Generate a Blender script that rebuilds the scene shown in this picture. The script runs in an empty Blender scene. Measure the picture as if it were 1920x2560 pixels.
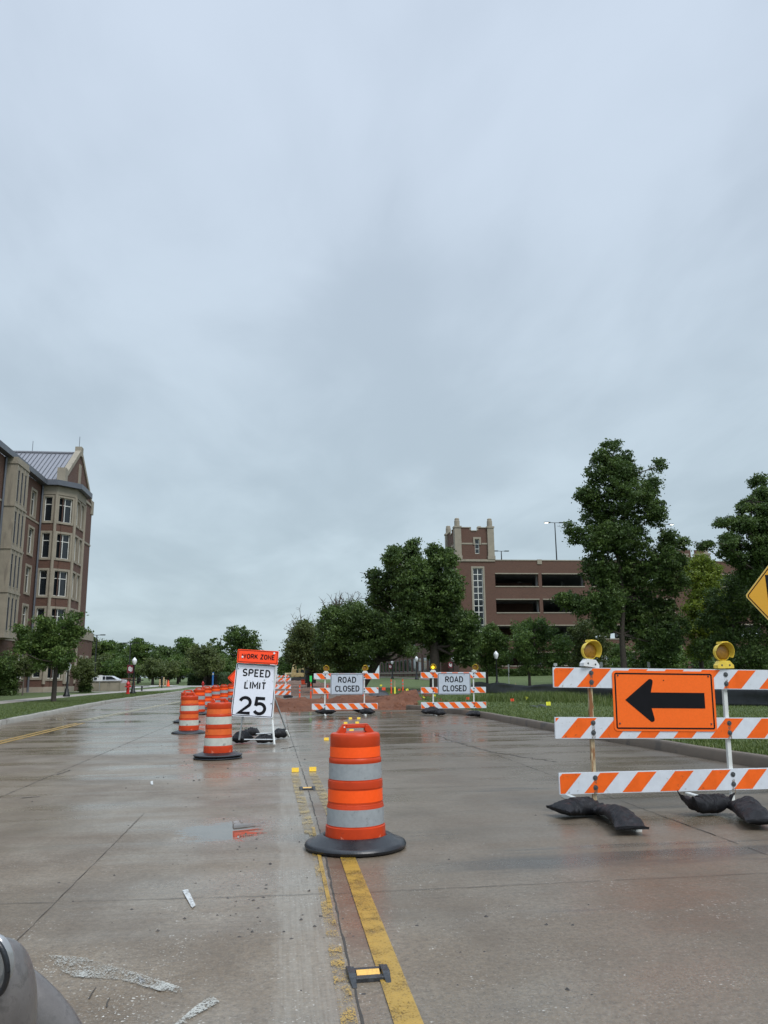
import bpy, math, random
import numpy as np
from mathutils import Vector, Matrix, noise as mnoise
R = math.radians
S = bpy.context.scene
# ---------------------------------------------------------------- camera
F = 2000.0; H = 1.48; PITCH = math.atan(406 / F); ROLL = 0.0115; YAW = R(7.26)
fw = Vector((math.sin(YAW) * math.cos(PITCH), math.cos(YAW) * math.cos(PITCH), math.sin(PITCH)))
rt = Vector((math.cos(YAW), -math.sin(YAW), 0)); up = rt.cross(fw)
c_, s_ = math.cos(ROLL), math.sin(ROLL)
rt, up = rt * c_ - up * s_, rt * s_ + up * c_
cd = bpy.data.cameras.new('camera'); cam = bpy.data.objects.new('camera', cd); S.collection.objects.link(cam)
cam.matrix_world = Matrix(((rt.x, up.x, -fw.x, 0), (rt.y, up.y, -fw.y, 0), (rt.z, up.z, -fw.z, H), (0, 0, 0, 1)))
cd.sensor_fit = 'VERTICAL'; cd.sensor_height = 36; cd.sensor_width = 27; cd.lens = 36 * F / 2560
cd.clip_start = 0.05; cd.clip_end = 3000
S.camera = cam
S.render.resolution_x = 768; S.render.resolution_y = 1024
S.view_settings.view_transform = 'Standard'; S.view_settings.look = 'None'
S.view_settings.exposure = 0.85; S.view_settings.gamma = 1.0

def ray(px, py): return fw + rt * ((px - 960) / F) + up * ((1280 - py) / F)
def G(px, py, z=0.0):
    d = ray(px, py); t = (z - H) / d.z; return Vector((d.x * t, d.y * t, z))
def AY(px, py, Y):
    d = ray(px, py); t = Y / d.y; return Vector((d.x * t, Y, H + d.z * t))

# ---------------------------------------------------------------- node helper
class NT:
    def __init__(s, tree): s.t = tree; s.N = tree.nodes; s.L = tree.links
    def add(s, typ, ins=None, **kw):
        n = s.N.new(typ)
        for k, v in kw.items(): setattr(n, k, v)
        for k, v in (ins or {}).items():
            sock = n.inputs[k]
            if isinstance(v, bpy.types.NodeSocket): s.L.new(v, sock)
            else: sock.default_value = v
        return n
    def m(s, op, a, b=0.0, clamp=False):
        return s.add('ShaderNodeMath', {0: a, 1: b}, operation=op, use_clamp=clamp).outputs[0]
    def noise(s, vec, scale, detail=4, rough=.55, dist=0.0):
        return s.add('ShaderNodeTexNoise', {'Vector': vec, 'Scale': scale, 'Detail': detail, 'Roughness': rough, 'Distortion': dist}).outputs[0]
    def step(s, v, a, b):
        return s.add('ShaderNodeMapRange', {'Value': v, 'From Min': a, 'From Max': b}, interpolation_type='SMOOTHSTEP').outputs[0]
    def rng(s, v, a, b, c, d):
        return s.add('ShaderNodeMapRange', {'Value': v, 'From Min': a, 'From Max': b, 'To Min': c, 'To Max': d}).outputs[0]
    def mix(s, f, a, b):
        n = s.N.new('ShaderNodeMix'); n.data_type = 'RGBA'
        for i, v in ((0, f), (6, a), (7, b)):
            if isinstance(v, bpy.types.NodeSocket): s.L.new(v, n.inputs[i])
            else: n.inputs[i].default_value = (*v, 1) if (i and len(v) == 3) else v
        return n.outputs[2]
    def mapv(s, vec, scale=(1, 1, 1), loc=(0, 0, 0), rot=(0, 0, 0)):
        return s.add('ShaderNodeMapping', {'Vector': vec, 'Scale': scale, 'Location': loc, 'Rotation': rot}).outputs[0]
    def coord(s, which='Object'): return s.N.new('ShaderNodeTexCoord').outputs[which]
    def pos(s): return s.N.new('ShaderNodeNewGeometry').outputs['Position']
    def xyz(s, v):
        n = s.add('ShaderNodeSeparateXYZ', {0: v}); return n.outputs
    def bump(s, h, strength=.3, dist=.01):
        return s.add('ShaderNodeBump', {'Height': h, 'Strength': strength, 'Distance': dist}).outputs[0]

# ---------------------------------------------------------------- world: overcast sky over a Nishita base
SUN_EL, SUN_AZ = R(52), R(150)
W = bpy.data.worlds.new('World'); S.world = W; W.use_nodes = True
W.node_tree.nodes.clear(); w = NT(W.node_tree)
sky = w.add('ShaderNodeTexSky', sky_type='NISHITA', sun_disc=False)
sky.sun_elevation = SUN_EL; sky.sun_rotation = SUN_AZ; sky.air_density = 1.0; sky.dust_density = 2.0
d = w.coord('Generated'); x, y, z = w.xyz(d)
den = w.m('ADD', w.m('MAXIMUM', z, 0.0), 0.16)
pl = w.add('ShaderNodeCombineXYZ', {0: w.m('DIVIDE', x, den), 1: w.m('DIVIDE', y, den), 2: 0.0}).outputs[0]
pl1 = w.mapv(pl, scale=(1.0, .5, 1), rot=(0, 0, R(-38)), loc=(3.1, 1.7, 0))
n1 = w.noise(pl1, 1.05, 4, .48, .5)
n2 = w.noise(w.mapv(pl, scale=(1.0, .62, 1), rot=(0, 0, R(-60)), loc=(7.3, 2.2, 0)), 2.6, 5, .52, .3)
n3 = w.noise(d, 2.1, 3, .5, .3)
cl = w.m('ADD', w.m('MULTIPLY', n1, .44), w.m('ADD', w.m('MULTIPLY', n2, .40), w.m('MULTIPLY', n3, .16)))
grad = w.mix(w.step(z, -0.02, .70), (2.80, 3.42, 3.72), (3.24, 3.74, 4.36))
lowv = w.mix(w.step(cl, .38, .62), (.895, .905, .92), (1.12, 1.115, 1.12))
cloud = w.N.new('ShaderNodeMix'); cloud.data_type = 'RGBA'; cloud.blend_type = 'MULTIPLY'
cloud.inputs[0].default_value = 1; w.L.new(grad, cloud.inputs[6]); w.L.new(lowv, cloud.inputs[7])
# deck brighter overhead as in overcast; boost there and behind camera added as fill
sky_fill = w.m('ADD', w.rng(w.step(z, .72, .98), 0, 1, 1.0, 3.2), w.m('MULTIPLY', w.m('SUBTRACT', 1, w.step(y, -.7, -.05)), .45))
br = w.N.new('ShaderNodeVectorMath'); br.operation = 'SCALE'; w.L.new(cloud.outputs[2], br.inputs[0]); w.L.new(sky_fill, br.inputs['Scale'])
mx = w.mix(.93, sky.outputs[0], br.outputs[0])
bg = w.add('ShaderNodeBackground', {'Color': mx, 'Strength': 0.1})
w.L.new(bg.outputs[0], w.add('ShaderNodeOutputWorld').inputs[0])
# ---------------------------------------------------------------- sun (veiled)
sd = bpy.data.lights.new('sun', 'SUN'); sd.energy = 1.1; sd.angle = R(25); sd.color = (1, .97, .93)
so = bpy.data.objects.new('sun', sd); S.collection.objects.link(so)
sdir = Vector((math.sin(SUN_AZ) * math.cos(SUN_EL), math.cos(SUN_AZ) * math.cos(SUN_EL), math.sin(SUN_EL)))
so.rotation_euler = sdir.to_track_quat('Z', 'Y').to_euler()

# ---------------------------------------------------------------- materials
def newmat(name):
    m = bpy.data.materials.new(name); m.use_nodes = True; m.node_tree.nodes.clear()
    t = NT(m.node_tree); b = t.N.new('ShaderNodeBsdfPrincipled')
    o = t.N.new('ShaderNodeOutputMaterial'); t.L.new(b.outputs[0], o.inputs[0])
    t.b = b; t.o = o
    return m, t
def setb(t, **kw):
    for k, v in kw.items():
        k = k.replace('_', ' ')
        s = t.b.inputs[k]
        if isinstance(v, bpy.types.NodeSocket): t.L.new(v, s)
        else: s.default_value = (*v, 1) if isinstance(v, tuple) and len(v) == 3 else v
MC = {}
def pm(name, col, rough=.5, metal=0., var=.12, scale=6., dirt=None, dth=.58, dscale=None, bump=0., bscale=60., coord='Object', streak=False, drough=None, coat=0., spec=.5):
    if name in MC: return MC[name]
    m, t = newmat(name); v = t.coord(coord)
    n = t.noise(v, scale, 5, .6)
    lo = tuple(c * (1 - var) for c in col); hi = tuple(min(1, c * (1 + var)) for c in col)
    c = t.mix(t.rng(n, .3, .7, 0, 1), lo, hi)
    if dirt:
        vv = t.mapv(v, scale=(1, 1, .18)) if streak else v
        dn = t.step(t.noise(vv, dscale or scale * .7, 8, .68, .2), dth, dth + .1)
        c = t.mix(dn, c, dirt)
        if drough is not None: setb(t, Roughness=t.rng(dn, 0, 1, rough, drough))
    setb(t, Base_Color=c, Metallic=metal, Specular_IOR_Level=spec)
    if not (dirt and drough is not None):
        setb(t, Roughness=t.rng(n, .3, .7, max(0.02, rough - .08), min(1, rough + .08)))
    if coat: setb(t, Coat_Weight=coat, Coat_Roughness=.08)
    if bump: setb(t, Normal=t.bump(t.noise(v, bscale, 4, .6), bump, .01))
    MC[name] = m; return m

M = {}
M['orange_plastic'] = pm('orange_plastic', (.48, .044, .009), .38, spec=.22, var=.14, scale=5, dirt=(.20, .03, .015), dth=.63, dscale=9, drough=.6)
M['orange_sheet'] = pm('orange_sheeting', (.98, .095, .008), .4, var=.06, scale=40, dirt=(.45, .06, .015), dth=.70, dscale=14, spec=.3)
M['grey_sheet'] = pm('grey_sheeting', (.29, .31, .32), .33, var=.10, scale=22, dirt=(.20, .205, .20), dth=.60, dscale=12, spec=.35)
M['scuffed_sheet'] = pm('scuffed_white_sheeting', (.50, .51, .45), .42, var=.12, scale=8, dirt=(.10, .10, .09), dth=.585, dscale=7)
M['orange_worn'] = pm('worn_orange_sheeting', (.72, .12, .015), .4, var=.12, scale=8, dirt=(.25, .035, .015), dth=.60, dscale=7)
M['rubber'] = pm('black_rubber', (.012, .014, .018), .33, var=.3, scale=6, dirt=(.05, .05, .05), dth=.6, bump=.15, bscale=40)
M['white_board'] = pm('white_board', (.60, .63, .67), .42, var=.06, scale=12, dirt=(.36, .33, .29), dth=.60, dscale=16, spec=.3)
M['stripe_orange'] = pm('stripe_orange', (.82, .125, .012), .5, spec=.2, var=.10, scale=9, dirt=(.42, .08, .02), dth=.59, dscale=14)
M['sign_orange'] = pm('sign_orange', (.90, .145, .016), .5, spec=.2, var=.05, scale=50, dirt=(.60, .10, .02), dth=.66, dscale=5)
M['plaque_orange'] = pm('plaque_red_orange', (.98, .075, .02), .5, spec=.2, var=.04, scale=30)
M['sign_white'] = pm('sign_white', (.68, .70, .76), .38, var=.03, scale=16, dirt=(.42, .43, .46), dth=.72, dscale=9)
M['sign_greywhite'] = pm('sign_grey_white', (.46, .50, .56), .38, var=.05, scale=8, dirt=(.33, .36, .40), dth=.62, dscale=6)
M['black_paint'] = pm('black_legend', (.006, .006, .008), .6, var=.2, scale=9, spec=.15)
M['steel'] = pm('galvanised_steel', (.38, .39, .39), .42, .6, var=.18, scale=14, dirt=(.16, .12, .09), dth=.60)
M['bolt'] = pm('grey_bolt', (.10, .105, .11), .35, .7, var=.3, scale=40)
M['white_post'] = pm('white_post', (.62, .63, .60), .45, var=.07, scale=10, dirt=(.30, .16, .07), dth=.62, dscale=12)
M['rusty_post'] = pm('rusty_post', (.45, .36, .22), .55, var=.22, scale=20, dirt=(.22, .085, .025), dth=.47, dscale=16, streak=True)
M['lamp_yellow'] = pm('lamp_yellow', (.72, .52, .06), .45, var=.10, scale=18, dirt=(.35, .22, .03), dth=.6)
M['amber'] = pm('amber_lens', (.27, .125, .004), .35, var=.3, scale=60, coat=.1, bump=.4, bscale=120)
M['white_plastic'] = pm('white_plastic', (.66, .67, .67), .4, var=.04, scale=8, dirt=(.35, .33, .3), dth=.64)
M['bag'] = pm('black_sandbag', (.009, .0095, .012), .5, spec=.3, var=.35, scale=16, dirt=(.035, .035, .038), dth=.58, bump=.9, bscale=130)
M['limestone'] = pm('limestone', (.27, .238, .185), .8, var=.12, scale=1.4, dirt=(.19, .165, .13), dth=.58, dscale=.9, streak=True, bump=.2, bscale=14)
M['roofmetal'] = pm('roof_metal', (.20, .205, .23), .5, .0, var=.06, scale=.8)
M['darkmetal'] = pm('dark_gutter_metal', (.11, .12, .14), .45, .3, var=.1, scale=2)
M['winframe'] = pm('window_frame', (.62, .62, .58), .5, var=.04)
M['black_metal'] = pm('black_metal', (.016, .018, .018), .4, .3, var=.2, scale=10)
M['globe'] = pm('lamp_globe', (.72, .73, .75), .3, var=.04)
M['crimson'] = pm('crimson_cloth', (.13, .012, .02), .7, var=.1)
M['hydrant'] = pm('red_paint', (.46, .012, .012), .35, var=.1, scale=8)
M['carwhite'] = pm('car_white', (.62, .64, .68), .22, var=.02, coat=.5)
M['carglass'] = pm('car_glass', (.02, .025, .03), .06, var=.1)
M['tyre'] = pm('tyre', (.02, .02, .02), .7, var=.2)
M['digger'] = pm('digger_yellow', (.33, .25, .11), .5, var=.15, scale=2, dirt=(.16, .10, .05), dth=.55)
M['soil'] = pm('soil_pile', (.13, .05, .03), .9, var=.3, scale=2)
M['concrete_pale'] = pm('pale_concrete', (.36, .35, .32), .55, var=.12, scale=1.5, dirt=(.22, .20, .18), dth=.58, dscale=.6)
M['bark'] = pm('bark', (.050, .040, .032), .9, var=.3, scale=6, bump=.6, bscale=16)
M['twig'] = pm('bare_twig', (.11, .095, .08), .9, var=.2)
M['silt'] = pm('silt_fabric', (.014, .016, .018), .42, var=.3, scale=3, bump=.4, bscale=8)
M['stake'] = pm('wood_stake', (.34, .26, .15), .8, var=.2)
M['flag_yellow'] = pm('flag_yellow', (.80, .78, .06), .5, var=.06)
M['flag_orange'] = pm('flag_orange', (.80, .09, .03), .5, var=.06)
M['flag_green'] = pm('flag_green', (.03, .62, .12), .5, var=.06)
M['yellow_sign'] = pm('yellow_sign', (.62, .30, .012), .4, var=.05, scale=30)
M['yellow_edge'] = pm('yellow_sign_edge', (.50, .38, .12), .5, var=.05)
M['blue'] = pm('blue_post', (.02, .14, .42), .4, var=.05)
M['tab'] = pm('yellow_marker', (.72, .46, .02), .45, var=.12, scale=40)
M['castiron'] = pm('cast_iron', (.055, .058, .062), .4, .6, var=.35, scale=40, bump=.5, bscale=50)
M['debris'] = pm('road_grit', (.05, .045, .042), .8, var=.5, scale=60)
M['darkroom'] = pm('garage_concrete', (.24, .24, .24), .8, var=.1, scale=1)
M['carbody'] = pm('wet_grey_paint', (.125, .115, .112), .38, .0, var=.25, scale=30, dirt=(.10, .092, .09), dth=.52, dscale=60, bump=.12, bscale=40, coat=.25)

M['stain'] = None
def brickmat(name, c1, c2, mort):
    m, t = newmat(name); uv = t.coord('UV')
    b = t.add('ShaderNodeTexBrick', {'Vector': uv, 'Color1': (*c1, 1), 'Color2': (*c2, 1), 'Mortar': (*mort, 1), 'Scale': 1.0, 'Mortar Size': .009, 'Brick Width': .22, 'Row Height': .075, 'Bias': 0.0})
    n = t.noise(uv, .35, 5, .6)
    c = t.mix(t.rng(n, .3, .7, 0, .30), b.outputs[0], tuple(q * .6 for q in c1))
    setb(t, Base_Color=c, Roughness=.85, Normal=t.bump(b.outputs[1], -.3, .01)); return m
M['brick'] = brickmat('dark_red_brick', (.115, .046, .029), (.080, .034, .023), (.13, .10, .075))
M['brick2'] = brickmat('brown_red_brick', (.120, .052, .034), (.088, .038, .026), (.125, .092, .068))

# glass
m, t = newmat('window_glass'); v = t.coord('Object')
setb(t, Base_Color=(.012, .016, .02), Roughness=.05, Specular_IOR_Level=.5, Normal=t.bump(t.noise(v, .6, 2), .04, .05)); M['glass'] = m
m, t = newmat('lit_lamp'); setb(t, Base_Color=(.8, .8, .7), Emission_Color=(1, .93, .75, 1), Emission_Strength=3.0); M['lit'] = m
m, t = newmat('lit_amber'); setb(t, Base_Color=(.8, .5, .02), Emission_Color=(1, .62, .02, 1), Emission_Strength=1.3); M['litamber'] = m

def foliage(name, a, b, c, trans=.35):
    m, t = newmat(name)
    at = t.add('ShaderNodeAttribute', attribute_name='tint').outputs['Fac']
    big = t.noise(t.pos(), .55, 2, .5)
    f = t.m('ADD', t.m('MULTIPLY', at, .65), t.m('MULTIPLY', big, .5))
    r = t.add('ShaderNodeValToRGB', {0: f}); e = r.color_ramp.elements
    e[0].position = .25; e[0].color = (*a, 1); e[1].position = .9; e[1].color = (*c, 1)
    k = e.new(.55); k.color = (*b, 1)
    setb(t, Base_Color=r.outputs[0], Roughness=.5, Specular_IOR_Level=.35)
    tr = t.add('ShaderNodeBsdfTranslucent', {'Color': r.outputs[0]})
    ms = t.add('ShaderNodeMixShader', {0: trans, 1: t.b.outputs[0], 2: tr.outputs[0]})
    t.L.new(ms.outputs[0], t.o.inputs[0]); return m
M['leaf_dark'] = foliage('leaf_dark', (.034, .062, .019), (.064, .108, .027), (.122, .182, .042))
M['leaf_mid'] = foliage('leaf_mid', (.042, .080, .021), (.080, .138, .031), (.148, .215, .048))
M['leaf_olive'] = foliage('leaf_olive', (.050, .072, .022), (.085, .115, .034), (.140, .17, .052))
M['leaf_yellow'] = foliage('leaf_yellow_green', (.075, .115, .018), (.15, .205, .024), (.25, .30, .035), .45)
M['leaf_hedge'] = foliage('leaf_hedge', (.030, .060, .022), (.05, .095, .032), (.08, .13, .045))
M['grass_blade'] = foliage('grass_blade', (.055, .085, .018), (.090, .13, .028), (.15, .18, .05))

# lawn surface
m, t = newmat('lawn'); p = t.pos()
n = t.noise(p, .22, 6, .6); nf = t.noise(p, 9, 5, .7); nm = t.noise(t.mapv(p, scale=(1, .5, 1)), 1.3, 4, .6)
c = t.mix(t.rng(n, .35, .65, 0, 1), (.062, .092, .022), (.088, .120, .030))
c = t.mix(t.rng(nm, .35, .7, 0, .6), c, (.095, .120, .045))
c = t.mix(t.rng(nf, .35, .65, 0, .5), c, (.045, .080, .022))
setb(t, Base_Color=c, Roughness=.9, Normal=t.bump(t.noise(p, 22, 5, .7), .9, .05)); M['lawn'] = m
# dirt
m, t = newmat('red_dirt'); p = t.pos(); px_, py_, pz_ = t.xyz(p)
n = t.noise(p, .5, 7, .65); nf = t.noise(p, 7, 5, .7); ns = t.noise(t.mapv(p, scale=(.25, 1.2, 1)), .9, 5, .6)
c = t.mix(t.rng(n, .35, .65, 0, 1), (.115, .044, .024), (.200, .088, .050))
c = t.mix(t.rng(nf, .4, .7, 0, .6), c, (.07, .030, .018))
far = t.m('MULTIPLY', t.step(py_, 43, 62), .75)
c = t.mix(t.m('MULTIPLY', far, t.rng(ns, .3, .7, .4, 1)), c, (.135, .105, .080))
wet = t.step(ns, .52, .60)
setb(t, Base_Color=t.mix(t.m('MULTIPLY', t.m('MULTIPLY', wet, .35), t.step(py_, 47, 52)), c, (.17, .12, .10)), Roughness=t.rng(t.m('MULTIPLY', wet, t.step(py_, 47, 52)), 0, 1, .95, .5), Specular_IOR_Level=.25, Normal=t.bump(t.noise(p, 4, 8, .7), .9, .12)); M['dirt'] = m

# concrete roads, wet
def roadmat(name, main=True):
    m, t = newmat(name); p = t.pos(); X, Y, Z = t.xyz(p)
    a = t.noise(p, .28, 6, .6); b = t.noise(p, 1.7, 6, .65); f = t.noise(p, 26, 5, .75)
    stre = t.noise(t.mapv(p, scale=(.16, 1.5, 1)), .8, 5, .62, .4)
    c = t.mix(t.rng(a, .40, .60, 0, 1), (.138, .099, .062), (.222, .170, .113))
    c = t.mix(t.rng(b, .42, .66, 0, .55), c, (.275, .232, .178))
    # brownish mud film on the right lanes and left lane centre
    mud = t.m('MULTIPLY', t.step(t.m('ADD', X, t.m('MULTIPLY', a, 3.0)), 1.2, 4.4), .72)
    c = t.mix(mud, c, (.128, .100, .070))
    c = t.mix(t.rng(f, .38, .66, 0, .65), c, (.070, .058, .044))
    g2 = t.noise(p, 75, 2, .6)
    c = t.mix(t.rng(g2, .5, .75, 0, .5), c, (.27, .25, .225))
    b2 = t.noise(t.mapv(p, scale=(.7, .45, 1), loc=(4, 9, 0)), 1.1, 6, .68)
    c = t.mix(t.rng(b2, .48, .66, 0, .5), c, (.088, .064, .042))
    # exposed pale aggregate
    pd = t.add('ShaderNodeVectorMath', {0: p, 1: t.add('ShaderNodeVectorMath', {0: t.add('ShaderNodeTexNoise', {'Vector': p, 'Scale': 55.0, 'Detail': 2.0}).outputs['Color'], 'Scale': .022}, operation='SCALE').outputs[0]}, operation='ADD').outputs[0]
    vn = t.add('ShaderNodeTexVoronoi', {'Vector': pd, 'Scale': 62.0, 'Randomness': 1.0}, feature='F1')
    cr, cg, cb = t.add('ShaderNodeSeparateColor', {0: vn.outputs['Color']}).outputs
    size = t.m('MULTIPLY', t.m('MAXIMUM', t.m('SUBTRACT', cr, .45), 0), .75)
    agg = t.m('LESS_THAN', vn.outputs['Distance'], size)
    dens = t.step(t.noise(p, 2.4, 5, .72), .46, .66)
    lft = t.m('MULTIPLY', t.m('SUBTRACT', 1, t.step(X, -.9, .15)), t.m('SUBTRACT', 1, t.step(Y, 4.5, 5.6)))
    ctr = t.m('MULTIPLY', t.step(X, -.10, .02), t.m('SUBTRACT', 1, t.step(X, .42, .5)))
    near = t.m('SUBTRACT', 1, t.step(Y, 6.0, 12))
    dens = t.m('MULTIPLY', t.m('ADD', dens, t.m('ADD', t.m('MULTIPLY', lft, .55), t.m('MULTIPLY', ctr, .5))), t.m('ADD', .08, t.m('MULTIPLY', near, .62)), True)
    c = t.mix(t.m('MULTIPLY', agg, dens), c, t.mix(cg, (.30, .27, .22), (.60, .58, .53)))
    dkp = t.m('MULTIPLY', t.m('GREATER_THAN', cb, .82), t.m('LESS_THAN', vn.outputs['Distance'], .30))
    c = t.mix(t.m('MULTIPLY', dkp, .55), c, (.035, .030, .025))
    # ground-off strip left of the joint
    wob = t.m('MULTIPLY', t.m('SUBTRACT', t.noise(p, 1.6, 7, .75), .5), .30)
    Xw = t.m('ADD', X, wob)
    strip = t.m('MULTIPLY', t.step(Xw, -.03, .02), t.m('SUBTRACT', 1, t.step(Xw, .34, .37)))
    gro = t.noise(t.mapv(p, scale=(60, 1.2, 1)), 1.0, 4, .6)
    c = t.mix(t.m('MULTIPLY', strip, t.rng(gro, .3, .7, .08, .55)), c, (.29, .26, .215))
    # rust brown water stain between joint and yellow line
    st = t.m('MULTIPLY', t.step(X, .37, .40), t.m('SUBTRACT', 1, t.step(X, .50, .52)))
    st = t.m('MULTIPLY', st, t.m('MULTIPLY', t.step(Y, 4.4, 5.0), t.m('SUBTRACT', 1, t.step(Y, 8.5, 11))))
    c = t.mix(t.m('MULTIPLY', st, t.rng(b, .38, .64, .05, .9)), c, (.11, .058, .034))
    # dark damp streaks, mostly left side and right of the drum
    dk = t.step(stre, .57, .64)
    side = t.m('MAXIMUM', t.m('SUBTRACT', 1, t.step(X, -7.5, -3.2)), t.m('MULTIPLY', t.step(X, .9, 2.0), t.m('SUBTRACT', 1, t.step(Y, 9, 13))))
    dk = t.m('MULTIPLY', dk, t.m('ADD', t.m('MULTIPLY', side, .62), .10))
    c = t.mix(dk, c, (.050, .045, .040))
    # gutter dirt near the right kerb
    gut = t.m('MULTIPLY', t.step(t.m('ADD', X, t.m('MULTIPLY', b, .9)), 6.2, 7.4), .7)
    c = t.mix(gut, c, (.085, .068, .052))
    # roughness: water film patches
    wet = t.step(t.m('ADD', t.m('MULTIPLY', stre, .5), t.m('MULTIPLY', a, .5)), .40, .60)
    ro = t.rng(wet, 0, 1, .52, .23)
    ro = t.m('ADD', ro, t.m('MULTIPLY', t.m('SUBTRACT', f, .5), .25))
    farw = t.step(Y, 8, 26)
    ro = t.m('SUBTRACT', ro, t.m('MULTIPLY', farw, .16))
    # standing puddle that mirrors the signs
    dx = t.m('MULTIPLY', t.m('ADD', X, .56), 1.35); dy = t.m('MULTIPLY', t.m('SUBTRACT', Y, 8.42), 1.15)
    jag = t.noise(t.mapv(p, scale=(1, 2.6, 1)), 3.4, 8, .78)
    dd = t.m('ADD', t.m('SQRT', t.m('ADD', t.m('MULTIPLY', dx, dx), t.m('MULTIPLY', dy, dy))), t.m('MULTIPLY', t.m('SUBTRACT', jag, .5), 1.7))
    pud = t.m('SUBTRACT', 1, t.step(dd, .50, .56))
    halo = t.m('SUBTRACT', 1, t.step(dd, .5, 1.5))
    ro = t.m('SUBTRACT', ro, t.m('MULTIPLY', halo, .08))
    dx2 = t.m('SUBTRACT', X, 1.9); p2 = t.m('SUBTRACT', t.noise(t.mapv(p, scale=(.5, 2.2, 1), loc=(3, 1, 0)), 1.1, 5, .65), .0)
    pud2 = t.step(p2, .64, .665)
    pudn = t.m('MAXIMUM', pud, t.m('MULTIPLY', pud2, t.m('MULTIPLY', t.step(Y, 10, 16), .5)))
    ro2 = t.m('MULTIPLY', t.m('MAXIMUM', ro, .06), t.m('SUBTRACT', 1, t.m('MULTIPLY', pudn, .97)))
    c = t.mix(t.m('MULTIPLY', pudn, .45), c, (.06, .052, .046))
    hb = t.m('ADD', t.m('MULTIPLY', f, .5), t.m('MULTIPLY', b, .5))
    bn = t.add('ShaderNodeBump', {'Height': hb, 'Distance': .006}); t.L.new(t.m('MULTIPLY', t.rng(pudn, 0, 1, .42, 0.0), t.rng(farw, 0, 1, 1, .35)), bn.inputs['Strength'])
    spec = t.rng(pudn, 0, 1, .42, 1.0)
    setb(t, Base_Color=c, Roughness=ro2, Normal=bn.outputs[0], Specular_IOR_Level=spec)
    return m
M['road'] = roadmat('wet_concrete_road')
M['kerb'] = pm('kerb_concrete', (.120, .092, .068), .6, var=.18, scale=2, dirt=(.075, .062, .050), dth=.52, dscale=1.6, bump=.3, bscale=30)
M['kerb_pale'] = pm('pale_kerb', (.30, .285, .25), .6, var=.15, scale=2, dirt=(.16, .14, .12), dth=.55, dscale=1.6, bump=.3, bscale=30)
M['walk'] = pm('sidewalk_concrete', (.33, .30, .27), .5, var=.12, scale=.8, dirt=(.22, .19, .16), dth=.55, dscale=.6)
M['joint'] = pm('joint_dark', (.045, .038, .031), .7, var=.4, scale=8)

def worn(name, col, lo, hi, scale=7, fine=40, wf=.4):
    m, t = newmat(name); p = t.pos()
    a = t.noise(p, scale, 6, .7); f = t.noise(p, fine, 4, .7)
    al = t.step(t.m('ADD', t.m('MULTIPLY', a, 1 - wf), t.m('MULTIPLY', f, wf)), lo, hi)
    c = t.mix(t.rng(a, .3, .7, 0, 1), tuple(q * .72 for q in col), col)
    c = t.mix(t.rng(f, .5, .75, 0, .5), c, (.16, .12, .06))
    setb(t, Base_Color=c, Roughness=.38)
    tr = t.N.new('ShaderNodeBsdfTransparent')
    ms = t.add('ShaderNodeMixShader', {0: al, 1: tr.outputs[0], 2: t.b.outputs[0]})
    t.L.new(ms.outputs[0], t.o.inputs[0]); return m
M['stain'] = worn('rust_stain', (.20, .13, .08), .44, .60, 30, 120, .4)
M['yl_solid'] = worn('yellow_paint', (.43, .262, .040), .34, .54, 4, 90, .5)
M['yl_pale'] = worn('faded_yellow_paint', (.42, .30, .11), .44, .60, 4, 95, .5)
M['yl_rag'] = worn('ragged_yellow_paint', (.46, .29, .06), .49, .555, 5, 100, .5)
M['yl_far'] = worn('distant_yellow_paint', (.42, .26, .06), .30, .48, 3, 12)
M['pale_line'] = worn('pale_lane_paint', (.42, .38, .24), .30, .45, 3, 12)
M['white_rag'] = worn('ragged_white_paint', (.46, .46, .42), .475, .56, 3, 95, .62)
M['white_chalk'] = worn('white_chalk', (.62, .63, .62), .40, .50, 9, 60)

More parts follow.
